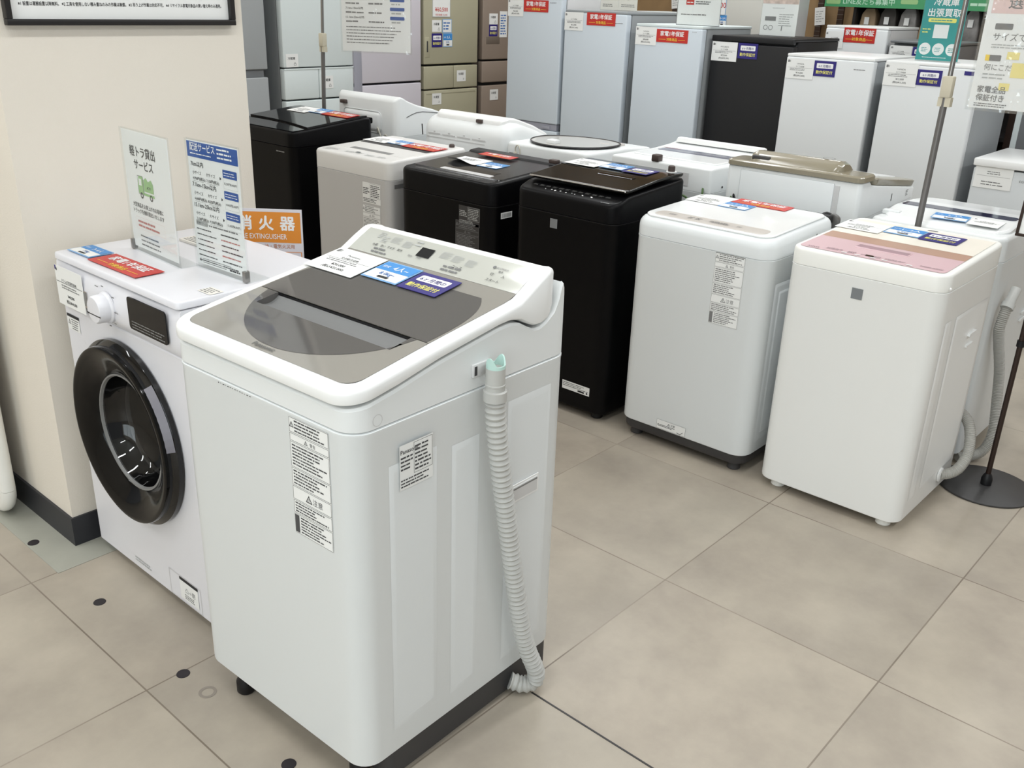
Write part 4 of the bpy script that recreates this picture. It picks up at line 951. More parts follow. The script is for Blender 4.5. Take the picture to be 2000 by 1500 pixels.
# soft rounded one
t = backloader('white washing machine seen from the back with soft rounded shoulders and vent slots', 2.95, 3.505, .46, WHT2, WHT2, .05, .72, [(0, .80), (.06, .825), (.2, .885), (.33, .925), (.38, .93), (.46, .905)], .06, .05)
W, D = t.W, t.D
b = MB()
for k in range(4): b.box(D-.001, D+.0025, .05+.1*k, .135+.1*k, .842, .848, PEARL)
b.box(D-.001, D+.0015, .04, .43, .825, .830, PEARL)
for k in range(4): b.box(D-.001, D+.003, .09+.1*k, .10+.1*k, .852, .857, PEARL)
t.part('vent_slots', b)
b = MB().tower((.07, .42, .05, W-.05), [(.0, zo(t.z, -.002)), (0, zo(t.z, .012)), (.008, zo(t.z, .02))], PURE, r=.04, nx=16); t.part('lid', b)
b = MB(Matrix.Translation((.42, .36, t.z(.42)))).box(-.012, .012, -.018, .018, 0, .016, INLET, .003); t.part('inlet', b, label='dark water inlet')
b = MB().tube([(D+.002, .012, .83), (D+.002, .008, .88)], .003, DKGREY, 6); t.part('side_seam', b)
# warm grey one with glass lid and hung plug
t = backloader('warm grey washing machine seen from the back with tilted glass lid and hanging white plug', 2.475, 2.945, .5, PEARL2, WHT2, .05, .76, [(0, .845), (.2, .86), (.5, .86)], .03, .014)
W, D = t.W, t.D
b = MB(); zl = interp([(.03, .855), (.25, .866), (.49, .8665)])
P = [(.285+.203*cos(2*pi*k/40), W/2+.205*sin(2*pi*k/40)) for k in range(40)]
A = [b.v((x, y, zl(x))) for x, y in P]; B = [b.v((x, y, zl(x)+.003)) for x, y in P]; b.f(B, mat('pale grey lid glass', S(196, 194, 188), .08)); b.f(A[::-1], DKGREY)
for k in range(40): b.f([A[k], A[(k+1) % 40], B[(k+1) % 40], B[k]], DKGREY)
b.tube([(x, y, zl(x)+.003) for x, y in P]+[(P[0][0], P[0][1], zl(P[0][0])+.003)], .0035, DKGREY, 6)
lid = t.part('lid', b, label='grey glass lid with dark rim')
b = MB().tower((.06, .40, .06, W-.06), [(0, zo(t.z, -.001)), (0, zo(t.z, .005))], EPAN, r=.12, nx=10); t.part('lid_seat', b)
b = MB().box(.40, .44, .19, .24, .868, .886, WHT2, .004); t.part('lid_hinge', b, lid)
b = MB().tube(spline([(D+.003, .07, .80), (D+.008, .068, .84), (D+.008, .082, .853), (D+.008, .095, .835), (D+.008, .098, .79), (D+.004, .09, .77)], .01), .003, CORDW, 8).box(D+.001, D+.014, .062, .076, .798, .822, CORDW, .003); t.part('power_plug', b, label='white plug hung on the back')
b = MB().box(D-.001, D+.0015, .026, .05, .795, .815, MIDGREY); t.part('rear_slot', b)
# flat white one with dark lid window
t = backloader('flat white washing machine seen from the back with brown inlet and grey rear panel', 1.87, 2.35, .5, WHT2, WHT2, .05, .782, [(0, .895), (.06, .885), (.2, .876), (.5, .876)], .012, .008)
W, D = t.W, t.D
b = MB().tower((.16, .40, .04, W-.04), [(0, zo(t.z, -.001)), (0, zo(t.z, .004)), (.004, zo(t.z, .006))], LIDW, r=.015, nx=10); lid = t.part('lid', b)
b = MB().tower((.18, .25, .06, W-.06), [(0, zo(t.z, .006)), (.001, zo(t.z, .0075))], mat('blue grey window', S(120, 122, 136), .08), r=.008, nx=4); t.part('lid_window', b, lid, 'blue grey window in the lid')
b = MB().tower((.012, .05, .02, W-.02), [(0, .893), (.006, .910), (.014, .914)], PURE, r=.01, nx=4); t.part('rear_rail', b)
b = MB().box(D-.03, D+.004, .2, .235, .874, .902, INLET, .005); t.part('inlet', b, label='brown water inlet')
b = MB(); b.M = frame((D+.0006, .1, .80), (0, 1, 0), (0, 0, 1)); b.prism([(0, 0), (.28, 0), (.28, .05), (0, .05)], 0, .0016, PEARL); t.part('rear_panel', b, label='grey inset panel on the back')
b = MB(Matrix()); b.M = frame((.41, W+.0006, .80), (-1, 0, 0), (0, 0, 1)); b.lathe([(.004, 0), (.004, .003)], DKGREY, 12); t.part('screw', b)
b = MB().tube(spline([(D+.003, W-.03, .80), (D+.02, W-.02, .79), (D+.022, W-.02, .76), (D+.01, W-.035, .735)], .01), .004, CORDG, 8); t.part('earth_wire', b, label='green earth wire')
# taupe topped one
t = backloader('white washing machine seen from the back with a bulky taupe top and stepped side', 1.28, 1.805, .53, WHT2, WHT2, .05, .76, [(0, .838), (.44, .893), (.455, .908), (.53, .908)], .016, .006)
W, D = t.W, t.D
zt_ = interp([(0, .838), (.44, .895), (.455, .909), (.53, .909)])
b = MB()
b.tower((.415, D+.004, .0, W), [(0, .9085), (-.004, .911), (-.004, .926), (.004, .932)], TAUPE, r=.02, nx=6)
zr = interp([(.38, .935), (.43, .962), (.47, .966), (.52, .945)])
b.tower((.37, D-.012, .07, W-.09), [(0, .930), (.004, zo(zr, -.01)), (.022, zr)], TAUPE, r=.04, nx=16)
tc = t.part('top_hood', b, label='bulky taupe rear hood')
b = MB().tower((.01, .40, .004, W-.004), [(0, zo(t.z, .0015)), (-.002, zo(t.z, .006)), (-.006, zo(t.z, .022)), (0, zo(t.z, .026))], TAUPE, r=.02, nx=10); t.part('lid', b, label='taupe lid')
b = MB().tower((.04, .36, .05, W-.06), [(0, zo(t.z, .026)), (.002, zo(t.z, .029))], LIDW, r=.02, nx=8); t.part('lid_glass', b)
b = MB().box(D-.05, D-.018, .085, .16, .934, .952, DKGREY, .006); t.part('inlet', b, tc, 'dark inlet recess')
b = MB(Matrix.Translation((.45, .36, .966))).ring(0, 0, .022, .003, DKGREY, .0012); t.part('hood_mark', b, tc)
b = MB().box(D+.0005, D+.006, .06, .43, .06, .897, WHT, .004); t.part('rear_panel', b)
b = MB().box(D-.002, D+.003, .428, .45, .77, .89, PEARL); t.part('rear_channel', b, label='grey vertical channel')
b = MB(); b.M = frame((D-.3, W+.0006, .825), (-1, 0, 0), (0, 0, 1)); b.rrect(-.003, -.014, .003, .014, .002, DKGREY, .0006); b.bars(.14, -.012, .165, .012, 4, INKG, .0006, seed=3); t.part('side_marks', b)
b = MB(); b.M = frame((D, W+.0006, .0), (-1, 0, 0), (0, 0, 1)); b.poly([(.02, .775), (.5, .798), (.5, .8), (.02, .777)], PEARL, .0012); t.part('side_seam', b)
b = MB()
for k in range(3): b.tube(spline([(D+.006, .03+.008*k, .765), (D+.03, .035+.01*k, .785+.01*k), (D+.035, .05+.012*k, .775), (D+.02, .07+.01*k, .765)], .01), .0035, CORDG if k < 2 else BLKP, 7)
t.part('power_cord', b, label='coiled green and black cord')
# the one at the right with its own hose
t = backloader('white washing machine behind the pink panelled one, with drooping grey hose on its side', .785, 1.232, .53, WHT, WHT2, .035, .724, [(0, .80), (.5, .806), (.53, .804)], .03, .014)
W, D = t.W, t.D
zz = interp([(.02, .812), (.2, .826), (.36, .830), (.48, .812)])
b = MB().tower((.03, .485, .015, W-.015), [(0, .803), (0, zo(zz, -.006)), (.008, zz)], LIDW, r=.06, nx=20); lid = t.part('lid', b, label='gloss white domed lid')
b = MB().tower((.27, .345, .03, W-.035), [(0, zo(zz, .0003)), (.001, zo(zz, .0014))], mat('navy lid window', S(46, 48, 74), .08), r=.02, nx=8); t.part('lid_window', b, lid, 'dark navy window strip')
b = MB().box(.425, .455, .01, .07, .806, .822, WHT2, .004); t.part('lid_hinge', b, lid)
tz = zz
card = blue_card('pale blue capacity card on the domed lid behind the pink panelled machine', frame((3.375, 1.0, tz(.42)+.0035), (.1, -1, 0), (1, .1, .06)), .115, .075, '2~3人', '6.0kg~')
price_card('white price card on the domed lid behind the pink panelled machine', frame((3.37, .885, tz(.42)+.0035), (0, -1, 0), (1, 0, .06)), .1, .09)
Wf = lambda X, Y, Z: (XB+D-X, 1.232-Y, Z)
hp = [Wf(*p) for p in ((3.352, .757, .572), (3.338, .760, .535), (3.335, .762, .49), (3.36, .757, .43), (3.405, .747, .33), (3.42, .735, .21), (3.41, .722, .10), (3.375, .73, .04), (3.33, .756, .024), (3.29, .79, .022))]
ho = t.part('drain_hose', hose_mesh(hp, .0165, .0016, .006, HOSE2, 18, 5), label='grey ribbed drain hose')
a, c = Vector(Wf(3.352, .757, .572)), Vector(Wf(3.392, .752, .625)); dv = (c-a).normalized()
b = MB().tube([a-dv*.01, a+dv*.008, a+dv*.0081, a+dv*.02, a+dv*.0201, a+dv*.066], [.0215, .0215, .018, .018, .0165, .0165], mat('milky hose end', S(196, 196, 192), .35), 20); t.part('hose_end', b, ho)
b = MB(); b.M = frame((D-.44, W+.0006, .455), (-1, 0, 0), (0, 0, 1)); b.prism([(-.03, -.018), (.03, -.018), (.03, -.010), (-.03, -.010)], 0, .007, PURE); b.prism([(-.03, .012), (.03, .012), (.03, .018), (-.03, .018)], 0, .007, PURE); t.part('grip', b)

# ================================================================== fridges
G_FR = 'fridges standing in the row by the aisle'
def door_box(b, x0, x1, y0, y1, z0, z1, m, e=.008): return b.box(x0, x1, y0, y1, z0, z1, m, e, 3)
def fridge(label, X, Y, W, D, H, bodym, doors, rot=0, z0=.04, group=G_FR, dt=.055, topm=None):
    """doors = (kind, z0, z1, material, [y splits])"""
    t = Thing('fridge', label, 'fridge', X, Y, W, D, rot, group); t.H = H
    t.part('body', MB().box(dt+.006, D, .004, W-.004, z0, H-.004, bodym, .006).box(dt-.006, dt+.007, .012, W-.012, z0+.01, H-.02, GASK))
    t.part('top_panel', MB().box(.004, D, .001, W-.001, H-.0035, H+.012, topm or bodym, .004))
    t.part('plinth', MB().box(.05, D-.01, .02, W-.02, 0, z0+.001, GASK))
    t.doors = []
    for kind, a, c, m, cuts in doors:
        ys = [0]+list(cuts)+[W]
        for y0, y1 in zip(ys, ys[1:]):
            t.doors.append(t.part(kind, door_box(MB(), 0, dt-.005, y0+(.002 if y0 else 0), y1-(.002 if y1 < W else 0), a, c, m)))
    return t
def FW(X): return lambda y, z: frame((X-.0012, y, z), (0, -1, 0), (0, 0, 1))
XA = 4.9; f = FW(XA)
def logo(t, y, z, s=None, m=INKG, w=.06, h=.008):
    b = MB(); b.M = FRONT(y, z)
    if s: b.text(s, 0, 0, h, m, .0006, 'c')
    else: b.bars(-w/2, 0, w/2, h, 1, m, .0006, seed=3, ragged=0)
    t.part('brand_plate', b)
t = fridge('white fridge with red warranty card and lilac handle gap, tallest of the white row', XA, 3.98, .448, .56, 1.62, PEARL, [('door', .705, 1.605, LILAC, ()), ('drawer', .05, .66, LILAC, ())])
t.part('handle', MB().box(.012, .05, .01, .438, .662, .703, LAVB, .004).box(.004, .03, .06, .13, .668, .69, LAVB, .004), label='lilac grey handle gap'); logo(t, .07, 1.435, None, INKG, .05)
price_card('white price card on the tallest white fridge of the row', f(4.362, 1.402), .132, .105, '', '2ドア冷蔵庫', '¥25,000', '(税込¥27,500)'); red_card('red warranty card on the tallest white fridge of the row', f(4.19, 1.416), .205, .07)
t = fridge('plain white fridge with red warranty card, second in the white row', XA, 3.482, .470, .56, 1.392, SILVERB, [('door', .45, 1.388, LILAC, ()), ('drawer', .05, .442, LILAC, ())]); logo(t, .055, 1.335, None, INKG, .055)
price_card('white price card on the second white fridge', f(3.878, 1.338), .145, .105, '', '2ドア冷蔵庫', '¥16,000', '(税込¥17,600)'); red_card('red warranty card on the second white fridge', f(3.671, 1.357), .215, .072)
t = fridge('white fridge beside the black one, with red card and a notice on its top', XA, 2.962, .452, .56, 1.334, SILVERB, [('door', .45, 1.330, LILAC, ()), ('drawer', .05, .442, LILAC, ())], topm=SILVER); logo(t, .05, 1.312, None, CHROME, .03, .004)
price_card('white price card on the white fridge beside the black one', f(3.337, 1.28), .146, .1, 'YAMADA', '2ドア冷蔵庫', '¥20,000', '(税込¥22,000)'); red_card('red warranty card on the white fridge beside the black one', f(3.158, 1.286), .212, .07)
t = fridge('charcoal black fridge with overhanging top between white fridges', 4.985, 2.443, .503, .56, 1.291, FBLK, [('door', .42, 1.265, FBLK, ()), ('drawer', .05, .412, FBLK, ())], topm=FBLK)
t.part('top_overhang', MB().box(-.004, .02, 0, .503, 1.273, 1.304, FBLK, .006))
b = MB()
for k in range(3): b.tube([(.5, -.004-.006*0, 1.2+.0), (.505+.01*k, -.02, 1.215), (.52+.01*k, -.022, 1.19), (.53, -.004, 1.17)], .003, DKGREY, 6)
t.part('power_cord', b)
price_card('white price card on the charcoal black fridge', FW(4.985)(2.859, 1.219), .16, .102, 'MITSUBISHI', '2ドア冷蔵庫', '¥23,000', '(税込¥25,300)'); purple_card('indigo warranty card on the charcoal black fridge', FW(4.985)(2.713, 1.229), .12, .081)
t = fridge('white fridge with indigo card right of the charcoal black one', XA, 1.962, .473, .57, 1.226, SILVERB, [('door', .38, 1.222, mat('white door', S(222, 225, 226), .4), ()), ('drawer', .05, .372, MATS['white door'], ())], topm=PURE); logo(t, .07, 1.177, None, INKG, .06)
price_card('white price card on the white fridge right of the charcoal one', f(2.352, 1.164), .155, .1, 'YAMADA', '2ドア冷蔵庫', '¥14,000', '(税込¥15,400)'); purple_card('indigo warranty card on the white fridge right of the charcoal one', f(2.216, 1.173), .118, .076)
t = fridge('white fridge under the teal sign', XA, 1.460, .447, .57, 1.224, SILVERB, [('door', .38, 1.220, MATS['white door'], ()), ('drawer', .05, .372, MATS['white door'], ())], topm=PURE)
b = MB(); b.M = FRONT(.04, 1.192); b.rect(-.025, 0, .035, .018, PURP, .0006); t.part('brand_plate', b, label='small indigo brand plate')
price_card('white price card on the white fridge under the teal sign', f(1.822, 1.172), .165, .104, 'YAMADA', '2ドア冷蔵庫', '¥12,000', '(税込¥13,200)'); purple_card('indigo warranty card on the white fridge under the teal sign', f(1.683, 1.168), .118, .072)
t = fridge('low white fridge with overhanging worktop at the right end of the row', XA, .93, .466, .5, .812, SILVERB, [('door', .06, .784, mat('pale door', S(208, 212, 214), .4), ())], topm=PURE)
t.part('worktop', MB().box(-.012, .502, -.003, .469, .792, .828, PURE, .006))
b = MB(); b.M = FRONT(.255, .738); b.text('comfee', 0, 0, .022, INKG, .0006, 'l'); t.part('brand_lettering', b)
pb = plate(.17, .098, PAPER, .0012); pb.bars(-.05, -.036, .05, -.012, 2, INKG, .0016, seed=12, fill=.4); pb.bars(-.03, .016, .03, .034, 2, INKG, .0016, seed=13, fill=.4); pb.rect(-.075, .008, .075, .009, INKG, .0016)
card_obj(pb, 'price_card', 'white price card with torn corner on the low fridge', 'price card', f(1.30, .742), G_PRICE)
# big family fridges along the far wall, facing the aisle end
G_BIG = 'large family fridges along the far wall'; YA = 5.6
def big(label, X, W, bodym, doors, H=1.75): return fridge(label, X+W, YA, W, .66, H, bodym, doors, rot=90, group=G_BIG, dt=.06)
fy = lambda x, z: frame((x, YA-.0012, z), (1, 0, 0), (0, 0, 1))
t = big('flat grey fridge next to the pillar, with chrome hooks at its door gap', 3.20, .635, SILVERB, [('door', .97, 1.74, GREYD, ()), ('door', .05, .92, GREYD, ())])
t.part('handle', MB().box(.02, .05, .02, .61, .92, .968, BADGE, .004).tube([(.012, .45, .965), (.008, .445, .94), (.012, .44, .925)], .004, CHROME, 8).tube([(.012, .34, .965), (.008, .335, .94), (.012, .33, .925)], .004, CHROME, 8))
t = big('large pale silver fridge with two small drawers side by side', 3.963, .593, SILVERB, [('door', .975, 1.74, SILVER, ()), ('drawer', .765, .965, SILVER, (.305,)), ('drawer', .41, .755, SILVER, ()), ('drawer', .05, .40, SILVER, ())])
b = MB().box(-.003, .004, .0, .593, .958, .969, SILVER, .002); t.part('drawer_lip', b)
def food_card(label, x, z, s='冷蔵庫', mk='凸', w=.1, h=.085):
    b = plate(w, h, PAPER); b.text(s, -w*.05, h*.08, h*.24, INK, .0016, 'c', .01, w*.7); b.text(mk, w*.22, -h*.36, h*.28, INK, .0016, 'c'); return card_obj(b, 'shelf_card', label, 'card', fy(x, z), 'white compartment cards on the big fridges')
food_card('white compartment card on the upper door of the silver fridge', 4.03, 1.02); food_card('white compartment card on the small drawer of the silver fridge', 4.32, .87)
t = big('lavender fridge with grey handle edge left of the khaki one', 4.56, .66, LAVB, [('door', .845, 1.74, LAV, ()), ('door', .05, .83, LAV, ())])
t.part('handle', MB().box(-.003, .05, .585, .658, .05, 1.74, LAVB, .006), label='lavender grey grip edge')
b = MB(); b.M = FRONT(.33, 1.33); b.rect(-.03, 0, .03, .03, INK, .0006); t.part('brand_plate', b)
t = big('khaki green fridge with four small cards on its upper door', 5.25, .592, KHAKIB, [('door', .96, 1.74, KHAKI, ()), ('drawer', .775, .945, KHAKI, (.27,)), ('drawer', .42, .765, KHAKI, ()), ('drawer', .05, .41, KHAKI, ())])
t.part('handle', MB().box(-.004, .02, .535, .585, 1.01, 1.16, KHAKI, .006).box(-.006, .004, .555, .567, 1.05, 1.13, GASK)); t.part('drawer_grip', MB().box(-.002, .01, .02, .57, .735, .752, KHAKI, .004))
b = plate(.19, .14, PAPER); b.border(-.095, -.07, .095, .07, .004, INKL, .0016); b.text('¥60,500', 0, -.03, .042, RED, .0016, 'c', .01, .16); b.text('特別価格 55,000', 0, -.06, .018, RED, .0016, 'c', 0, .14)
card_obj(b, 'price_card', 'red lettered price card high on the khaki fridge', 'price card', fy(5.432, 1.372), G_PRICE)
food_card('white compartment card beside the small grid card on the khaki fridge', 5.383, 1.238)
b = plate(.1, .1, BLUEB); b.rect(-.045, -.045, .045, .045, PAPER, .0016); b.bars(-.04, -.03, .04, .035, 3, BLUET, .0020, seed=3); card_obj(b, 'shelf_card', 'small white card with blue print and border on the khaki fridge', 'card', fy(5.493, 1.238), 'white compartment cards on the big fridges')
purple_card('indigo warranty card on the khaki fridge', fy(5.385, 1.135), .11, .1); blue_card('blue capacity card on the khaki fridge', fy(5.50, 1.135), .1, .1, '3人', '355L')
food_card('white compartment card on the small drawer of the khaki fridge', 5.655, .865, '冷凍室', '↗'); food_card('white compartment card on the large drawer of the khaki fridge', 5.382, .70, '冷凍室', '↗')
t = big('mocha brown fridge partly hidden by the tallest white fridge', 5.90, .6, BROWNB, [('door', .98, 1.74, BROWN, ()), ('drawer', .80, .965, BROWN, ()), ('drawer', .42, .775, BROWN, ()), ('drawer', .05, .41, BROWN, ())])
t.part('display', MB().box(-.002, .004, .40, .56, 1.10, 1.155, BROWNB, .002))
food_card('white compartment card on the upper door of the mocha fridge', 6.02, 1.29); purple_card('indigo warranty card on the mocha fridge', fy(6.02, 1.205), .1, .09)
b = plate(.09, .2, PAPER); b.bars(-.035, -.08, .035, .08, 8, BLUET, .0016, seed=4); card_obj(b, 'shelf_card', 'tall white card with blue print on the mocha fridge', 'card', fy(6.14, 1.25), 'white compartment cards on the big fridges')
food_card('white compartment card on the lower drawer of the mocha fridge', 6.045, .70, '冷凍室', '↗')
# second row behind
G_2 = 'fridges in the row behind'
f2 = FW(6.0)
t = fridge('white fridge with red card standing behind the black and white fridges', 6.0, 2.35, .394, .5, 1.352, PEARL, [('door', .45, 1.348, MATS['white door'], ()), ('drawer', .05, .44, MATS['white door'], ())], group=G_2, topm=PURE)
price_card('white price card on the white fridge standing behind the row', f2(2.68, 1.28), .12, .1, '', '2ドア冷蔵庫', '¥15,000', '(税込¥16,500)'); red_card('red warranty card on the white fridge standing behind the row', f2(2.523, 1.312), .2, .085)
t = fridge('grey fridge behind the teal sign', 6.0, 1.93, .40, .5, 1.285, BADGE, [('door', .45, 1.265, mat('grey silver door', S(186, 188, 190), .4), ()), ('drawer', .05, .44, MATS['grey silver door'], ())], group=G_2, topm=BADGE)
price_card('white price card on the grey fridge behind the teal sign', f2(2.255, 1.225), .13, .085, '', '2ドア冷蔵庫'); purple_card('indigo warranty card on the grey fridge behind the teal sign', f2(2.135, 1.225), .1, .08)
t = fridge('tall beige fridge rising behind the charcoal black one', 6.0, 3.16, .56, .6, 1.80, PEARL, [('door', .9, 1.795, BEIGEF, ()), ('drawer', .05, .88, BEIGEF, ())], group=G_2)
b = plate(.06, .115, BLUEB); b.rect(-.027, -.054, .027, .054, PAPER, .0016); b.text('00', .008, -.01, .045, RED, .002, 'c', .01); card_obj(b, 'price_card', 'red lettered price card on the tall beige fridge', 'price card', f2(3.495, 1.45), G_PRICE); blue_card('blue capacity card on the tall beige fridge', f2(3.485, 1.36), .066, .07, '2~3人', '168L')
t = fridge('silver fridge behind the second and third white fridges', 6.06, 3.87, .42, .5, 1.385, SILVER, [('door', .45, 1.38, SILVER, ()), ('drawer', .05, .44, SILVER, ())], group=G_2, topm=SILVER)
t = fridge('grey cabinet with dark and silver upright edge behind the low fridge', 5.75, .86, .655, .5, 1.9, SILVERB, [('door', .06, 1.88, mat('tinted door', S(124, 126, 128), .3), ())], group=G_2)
t.part('door_frame', MB().box(-.006, .0, .62, .653, .06, 1.88, BRZ).box(-.006, .0, .59, .618, .06, 1.88, SILVER).box(-.006, 0, .47, .485, .06, 1.88, BRZ), label='dark and silver upright edges')

# ================================================================== signs standing on the fridges
def poster_sign(name, label, O, xd, w, h, draw, bg=PAPER, foot=.05, rim=None):
    x = Vector(xd).normalized(); M0 = frame(O, x, (0, 0, 1)); c = M0 @ Vector((w/2, 0, 0))
    e = bpy.data.objects.new(name, None); COL.objects.link(e); e.location = c; tag(e, label, 'sign', 'clear acrylic signs')
    M = Matrix.Translation(-c) @ M0
    MB(M).box(0, w, 0, h, .0012, .0025, CLEAR).box(0, w, 0, h, -.004, -.0028, CLEAR).obj('acrylic_sheet', e)
    MB(M).box(0, w, 0, .003, -foot, -.0042, CLEAR).obj('base', e)
    b = MB(M).box(.002, w-.002, .006, h-.002, -.0022, -.001, bg); b.M = M @ Matrix.Translation((0, 0, -.0008)); draw(b, w, h)
    if rim: b.border(0, 0, w, h, .003, rim, .001)
    b.obj('printed_sheet', e); return e
def d_teal(b, w, h):
    b.text('冷蔵庫', w*.5, h*.76, .040, WINK, .0004, 'c', .016); b.text('出張買取', w*.5, h*.615, .040, WINK, .0004, 'c', .016, w*.86)
    b.rrect(w*.16, h*.53, w*.80, h*.585, .006, YELP, .0004); b.bars(w*.22, h*.545, w*.74, h*.572, 1, TEAL, .0007, seed=3, fill=.5)
    b.rect(w*.32, h*.32, w*.66, h*.50, PAPER, .0004); b.bars(w*.06, h*.38, w*.26, h*.46, 2, YELP, .0004, seed=4, fill=.4)
    for k in range(3): b.disc(w*(.19+.31*k), h*.17, w*.135, PAPER, .0004, 28); b.bars(w*(.19+.31*k)-w*.08, h*.13, w*(.19+.31*k)+w*.08, h*.2, 3, TEAL, .0007, seed=k, fill=.4)
    b.bars(w*.16, h*.05, w*.8, h*.068, 1, WINK, .0004, seed=9, fill=.5)
poster_sign('acrylic_sign', 'teal fridge buying sign with three white discs standing on a white fridge', (5.02, 1.812, 1.2365), (0, -1, 0), .207, .34, d_teal, TEAL)
def d_icons(b, w, h):
    b.rect(w/2-.0005, .02, w/2+.0005, h*.9, INKL, .0004)
    for k, cx in enumerate((w*.25, w*.75)):
        b.ring(cx, h*.32, .016, .002, INKG, .0004); b.rect(cx-.016, h*.33, cx+.016, h*.335, INKG, .0005); b.tube([(cx-.02, h*.36, .001), (cx-.012, h*.355, .001), (cx-.008, h*.27, .001), (cx+.012, h*.27, .001)], .001, INKG, 5)
        b.bars(cx-w*.18, h*.09, cx+w*.18, h*.17, 2, INKG, .0004, seed=k, fill=.45)
poster_sign('acrylic_sign', 'cream sign with two small basket drawings on the second white fridge', (5.0, 3.76, 1.405), (0, -1, 0), .275, .25, d_icons, PAPERC)
def d_rules(b, w, h):
    for k, yy in enumerate((.7, .58)): b.bars(w*.18, h*yy, w*.84, h*(yy+.06), 1, INK, .0004, seed=k)
    b.rect(w*.2, h*.42, w*.38, h*.52, RED, .0004); b.bars(w*.22, h*.45, w*.36, h*.49, 1, WINK, .0007, seed=5, ragged=0); b.bars(w*.42, h*.43, w*.86, h*.51, 2, INK, .0004, seed=6, fill=.45)
    b.bars(w*.1, h*.2, w*.74, h*.26, 1, INKG, .0004, seed=7, fill=.4)
poster_sign('acrylic_sign', 'dark rimmed white notice with small red box, on a white fridge', (4.98, 3.192, 1.3465), (0, -1, 0), .285, .26, d_rules, PAPER, rim=INKG)
def d_photo(b, w, h):
    b.rect(w*.0+.003, h*.62, w-.003, h-.004, mat('pale pink photo', S(214, 194, 184), .5, mottling=.25, mscale=30), .0004); b.rect(w*.1, h*.72, w*.42, h*.92, mat('blue photo', S(120, 130, 170), .5, mottling=.3, mscale=40), .0007)
    b.bars(w*.3, h*.53, w*.75, h*.56, 1, INKL, .0004, seed=2, fill=.4); b.rect(w*.12, h*.3, w*.42, h*.38, MIDGREY, .0004); b.bars(w*.5, h*.2, w*.92, h*.45, 6, INKL, .0004, seed=3, fill=.4)
    for cx in (.16, .3): b.ring(w*cx, h*.17, .013, .003, INKG, .0004)
    b.tube([(w*.6, h*.12, .001), (w*.61, h*.22, .001)], .0015, INK, 5)
poster_sign('acrylic_sign', 'white leaflet sign with a pinkish photo on the charcoal black fridge', (5.06, 2.70, 1.3085), (0, -1, 0), .217, .27, d_photo, PAPER)

# ================================================================== pole stands with hanging posters
def pole_stand(label, base, top, zj, draw, P0, xd, w, h, plab, sleeve=True):
    e = bpy.data.objects.new('pole_stand', None); COL.objects.link(e); e.location = (base[0], base[1], 0); tag(e, label, 'sign stand', 'telescopic pole stands')
    d = Vector((top[0]-base[0], top[1]-base[1], 2.0)); at_ = lambda z_: Vector((0, 0, 0))+d*(z_/2.0)
    MB().lathe([(.055, 0), (.055, .01), (.02, .016)], METALD, 32).obj('base', e)
    MB().tube([at_(.01), at_(zj)], .0105, METALD, 16).obj('lower_pole', e)
    MB().tube([at_(zj), at_(2.0)], .0075, METAL, 14).obj('upper_pole', e)
    b = MB(Matrix.Translation(at_(zj))); b.box(-.015, .015, -.017, .017, -.035, .03, BEIGE, .005); b.prism([(-.012, -.02), (.012, -.02), (.008, .02), (-.008, .02)], -.062, -.034, BEIGE); b.obj('clamp', e)['label'] = 'beige clamp joint'
    tp = at_(2.0); x = Vector(xd).normalized(); c = Vector(P0); o = c-e.location
    b = MB(); b.tube([tp, tp+Vector((0, 0, .01)), o+x*(w*.5)+Vector((0, 0, h+.02)), o+x*w+Vector((0, 0, h+.02))], .004, METAL, 8); b.obj('arm', e)
    M0 = frame(c, x, (0, 0, 1)); cc = M0 @ Vector((w/2, h/2, 0))
    p = bpy.data.objects.new('hanging_poster', None); COL.objects.link(p); p.location = cc; tag(p, plab, 'poster', 'posters hung from the pole stands')
    M = Matrix.Translation(-cc) @ M0
    b = MB(M).box(.008, w-.008, .008, h-.008, -.0008, .0008, PAPER); b.M = M @ Matrix.Translation((0, 0, .001)); draw(b, w, h); b.obj('printed_sheet', p)
    b = MB(M); n = 14
    for zz_ in (-.003, .004):
        G = [[b.v((w*i/n, h*k/n, zz_+.0016*sin(i*1.9+k*.7)*sin(k*1.3+i*.4))) for i in range(n+1)] for k in range(n+1)]
        for A, B in zip(G, G[1:]):
            for i in range(n): b.f([A[i], A[i+1], B[i+1], B[i]], SLEEVE)
    b.obj('sleeve', p)['label'] = 'crinkled clear sleeve'
def d_choose(b, w, h):
    b.rect(.02, h*.66, w-.008, h*.985, PINKP, .0002)
    b.text('洗濯機の', .062, h*.86, .036, INKG, .0005, 'l', .01); b.text('選び方', .066, h*.70, .042, INKG, .0005, 'l', .01)  # print lightened to grey, the sleeve's glare put into the ink colour
    b.rrect(.04, h*.555, .09, h*.595, .003, INKG, .0005); b.text('サイズで選ぶ', .04, h*.485, .024, INKG, .0005); b.bars(.04, h*.43, .2, h*.465, 2, INKL, .0005, seed=2, fill=.4)
    b.rrect(.03, h*.345, .075, h*.385, .003, INKG, .0005); b.rect(.03, h*.345, .042, h*.385, YEL, .0007); b.text('何にこだ', .032, h*.285, .02, INKG, .0005); b.bars(.032, h*.22, .1, h*.27, 2, INKL, .0005, seed=3, fill=.4)
    for x, y, ww, hh in ((.09, .36, .035, .05), (.085, .15, .03, .05), (.11, .24, .05, .1)): b.rect(x, h*y, x+ww, h*(y+hh), mat('pale yellow patch', S(240, 226, 150), .5), .0004)
    b.text('家電全品', .026, h*.132, .021, INKG, .0006, 'l', .014); b.text('保証付き', .026, h*.075, .021, INKG, .0006, 'l', .014); b.bars(.024, h*.03, .13, h*.06, 2, INKG, .0005, seed=4, fill=.45); b.rect(.16, h*.25, .2, h*.33, INKG, .0005)
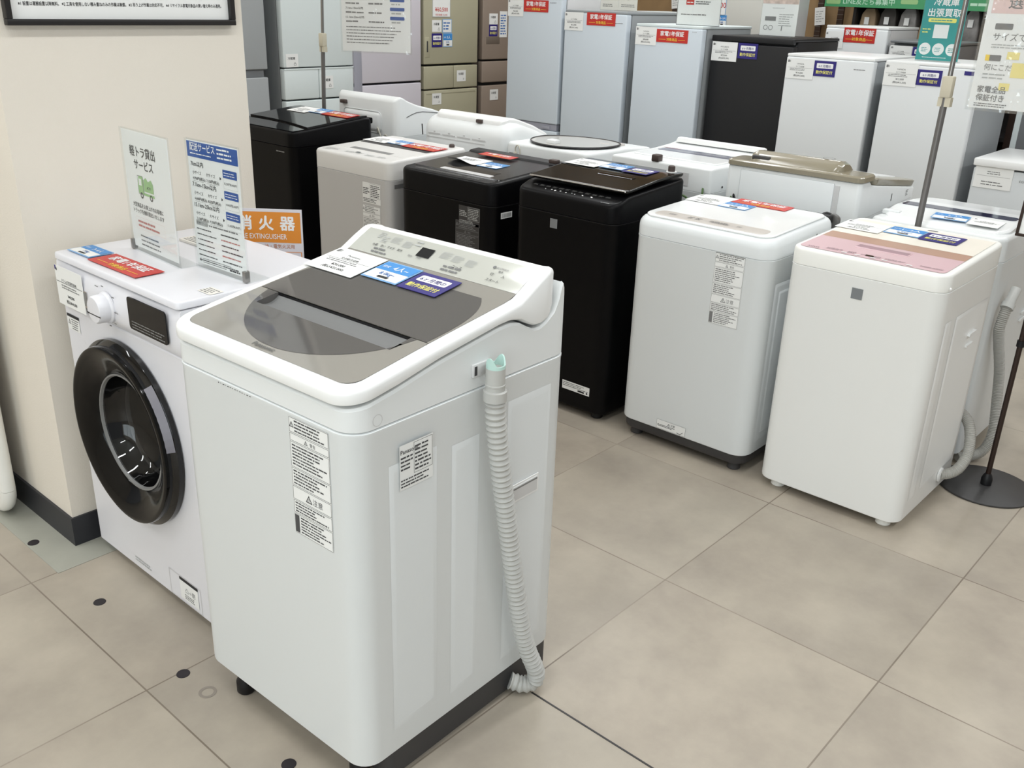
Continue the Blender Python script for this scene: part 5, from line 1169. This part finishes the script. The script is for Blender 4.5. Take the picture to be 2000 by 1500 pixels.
pole_stand('grey telescopic pole stand behind the pink panelled machine', (3.205, 1.06), (3.215, 1.03), 1.255, d_choose, (3.19, .972, 1.193), (-.02, -1, 0), .40, .42, 'washing machine guide poster in a crinkled sleeve at the top right')
def d_fees(b, w, h):
    b.rect(.03, h*.56, .038, h*.60, INK, .0004); b.text('ご配送料金', .045, h*.565, .019, INK, .0005, 'l', .01); b.bars(w*.42, h*.56, w*.92, h*.61, 2, INKG, .0005, seed=1, fill=.4)
    for k, s_ in enumerate(('7km以内', '7.1km-15km以内', '15.1km-25km以内')):
        y = h*(.50-.085*k); b.text(s_, .03, y, .013, INK, .0005, 'l', .01); b.bars(.03, y-.022, w*.34, y-.007, 1, INKG, .0005, seed=k); b.bars(w*.4, y-.022, w*.64, y-.007, 1, INKG, .0005, seed=k+5)
        b.rrect(w*.7, y-.004, w*.9, y+.012, .003, NAVY, .0005); b.bars(w*.72, y-.022, w*.88, y-.007, 1, INKL, .0005, seed=k+9)
    for k in range(6): b.bars(.03, h*(.24-.03*k), w*(.9-.05*(k % 3)), h*(.258-.03*k), 1, INKG, .0005, seed=30+k, fill=.5)
    b.bars(.06, h*.68, w*.36, h*.9, 8, INKG, .0005, seed=50, fill=.4); b.bars(w*.5, h*.68, w*.85, h*.9, 8, INKG, .0005, seed=51, fill=.4)
pole_stand('grey telescopic pole stand behind the black machine next to the pillar', (3.205, 4.23), (3.215, 4.16), 1.235, d_fees, (3.23, 4.06, 1.18), (.55, -.83, 0), .37, .5, 'white delivery fee poster hung in front of the lavender fridge')
# black stand with framed board at the right edge
e = bpy.data.objects.new('sign_stand', None); COL.objects.link(e); e.location = (3.175, .655, 0); tag(e, 'dark sign stand with round black foot plate near the pink panelled machine', 'sign stand')
MB().lathe([(.148, 0), (.150, .002), (.150, .006), (.146, .008), (.02, .010)], mat('black foot plate', S(58, 57, 57), .5, mottling=.08), 64).obj('foot_plate', e)['label'] = 'round black foot plate'
MB().lathe([(.017, .009), (.018, .03), (.013, .045), (.0095, .05)], BLKP, 20).tube([(0, 0, .04), (0, 0, .86)], .0085, BRZ, 14).lathe([(.012, .50), (.012, .52)], BLKP, 16).obj('pole', e)
M = frame((.012, .092, .838), (0, -1, 0), (.1, 0, 1)); w, h = .23, .32
b = MB(M).box(0, w, 0, .009, -.006, .006, BRZ, .0015).box(0, w, h-.009, h, -.006, .006, BRZ, .0015).box(0, .009, .009, h-.009, -.006, .006, BRZ, .0015).box(w-.009, w, .009, h-.009, -.006, .006, BRZ, .0015); b.obj('board_frame', e)
b = MB(M).box(.009, w-.009, .009, h-.009, -.003, .002, PAPER); b.M = M @ Matrix.Translation((0, 0, .0022)); b.tri(.03, .02, .012, INK, .0004); b.bars(.02, .04, .2, .28, 14, INKL, .0004, seed=2, fill=.4); b.obj('printed_sheet', e)

# ================================================================== the far wall with guitars and bagged goods
def guitar(label, y, z, body=GUITB, tagon=True, x=7.56):
    e = bpy.data.objects.new('guitar', None); COL.objects.link(e); e.location = (x, y, z); tag(e, label, 'guitar', 'guitars hung on the far wall')
    P = frame((0, 0, 0), (0, -1, 0), (0, 0, 1))
    b = MB(P); k_ = []
    for i in range(40):
        a = 2*pi*i/40; r_ = .155+.04*cos(2*a)-.02*cos(a)*0; k_.append((r_*sin(a)*(1.05 if cos(a) < 0 else .85), -.86+.235*cos(a)))
    b.prism(k_, -.03, .012, body); b.disc(0, -.82, .045, DKGREY, .0125); b.obj('body', e)
    b = MB(P).prism([(-.021, 0), (.021, 0), (.027, -.62), (-.027, -.62)], .0, .022, GUIT)
    for k in range(16): b.rect(-.024, -.012-.034*k, .024, -.009-.034*k, METAL, .0226)
    b.obj('neck', e)
    b = MB(P).prism([(-.022, 0), (.022, 0), (.036, .03), (.04, .15), (.02, .17), (-.036, .17), (-.036, .03)], -.006, .012, GUIT)
    for k in range(3):
        for s_ in (-1, 1): b.box(s_*.036-.012, s_*.036+.012, .04+.04*k, .052+.04*k, -.002, .008, CHROME, .002)
    b.obj('headstock', e)
    if tagon:
        b = MB(P @ Matrix.Rotation(.12, 4, 'Z')).box(-.045, .04, -.17, -.04, .028, .0295, PAPER); b.bars(-.035, -.15, .03, -.06, 5, INKL, .0300, seed=3, fill=.4); b.obj('price_tag', e)
guitar('dark guitar with white price tag left of the green banner', 3.52, 1.50); guitar('dark guitar close under the end of the green banner', 3.30, 1.56, GUIT, False, 7.45); guitar('dark guitar with price tag between the two notices on the fridges', 4.86, 1.58, GUIT)
e = bpy.data.objects.new('store_shelf', None); COL.objects.link(e); e.location = (7.35, 2.55, 0); tag(e, 'dark shop shelving with bagged goods behind the fridges', 'shelf')
b = MB().box(-.2, .2, -.78, .52, 1.20, 1.225, FRAMEB).box(-.2, .2, -.78, .52, 1.55, 1.575, FRAMEB).box(-.2, .2, -.78, .52, .1, .125, FRAMEB).box(-.2, .2, -.78, .52, .65, .675, FRAMEB); b.obj('shelf_board', e)
MB().box(.18, .2, -.78, .52, 0, 2.2, FRAMEB).obj('back_panel', e)
for y in (-.79, .51): MB().box(-.2, .2, y, y+.02, 0, 2.2, FRAMEB).obj('upright', e)
rg = random.Random(5)
lab = ('tan paper box', 'dark fabric bag', 'grey plastic bag', 'pale paper bag', 'charcoal fabric bag', 'silver plastic bag', 'brown fabric bag', 'dark plastic bag')
for k, y in enumerate((2.99, 2.845, 2.70, 2.555, 2.41, 2.265, 2.12, 1.975)):
    m = (BAGT, BAGD, BAGG, BAGT, BAGD, BAGG, BAGT, BAGD)[k]; hh = rg.uniform(.2, .26); ww = rg.uniform(.055, .07)
    b = MB(Matrix.Translation((7.26, y, 1.2255))).tower((-.06, .06, -ww, ww), [(.006, 0), (0, .012), (.004, hh*.5), (.016, hh*.85), (.035, hh)], m, r=.02, nx=3, na=4)
    b.M = Matrix.Translation((7.26, y, 1.2255)) @ frame((-.0606, .02, hh*.55), (0, -1, 0), (0, 0, 1)); b.rect(0, 0, .035, .05, PAPER, .002)
    tag(b.obj('goods_bag'), lab[k]+(' at the left end of the dark shelf', ' second from the left end of the dark shelf', ' left of centre on the dark shelf', ' near the middle of the dark shelf', ' in the middle of the dark shelf', ' just left of the teal sign on the dark shelf', ' behind the teal sign on the dark shelf', ' right of the teal sign on the dark shelf')[k], 'bag', 'bagged goods on the dark shelf')
e = bpy.data.objects.new('shelf_banner', None); COL.objects.link(e); e.location = (7.13, 2.6, 1.51); tag(e, 'green friend-invitation banner along the shelf edge', 'banner')
M = frame((0, .70, -.03), (0, -1, 0), (0, 0, 1)); b = MB(M).box(0, 1.5, -.01, .075, -.003, .0, GRNB); b.M = M @ Matrix.Translation((0, 0, .0003)); b.rrect(.012, .008, .12, .058, .01, GRN, .0005); b.text('LINE友だち募集中', .14, .012, .048, mat('pale green ink', S(190, 225, 200), .5), .0006, 'l', .012); b.rrect(.56, .02, .68, .05, .01, GRN, .0005); b.bars(.75, .015, 1.3, .05, 1, MATS['pale green ink'], .0006, seed=3); b.obj('banner_board', e)
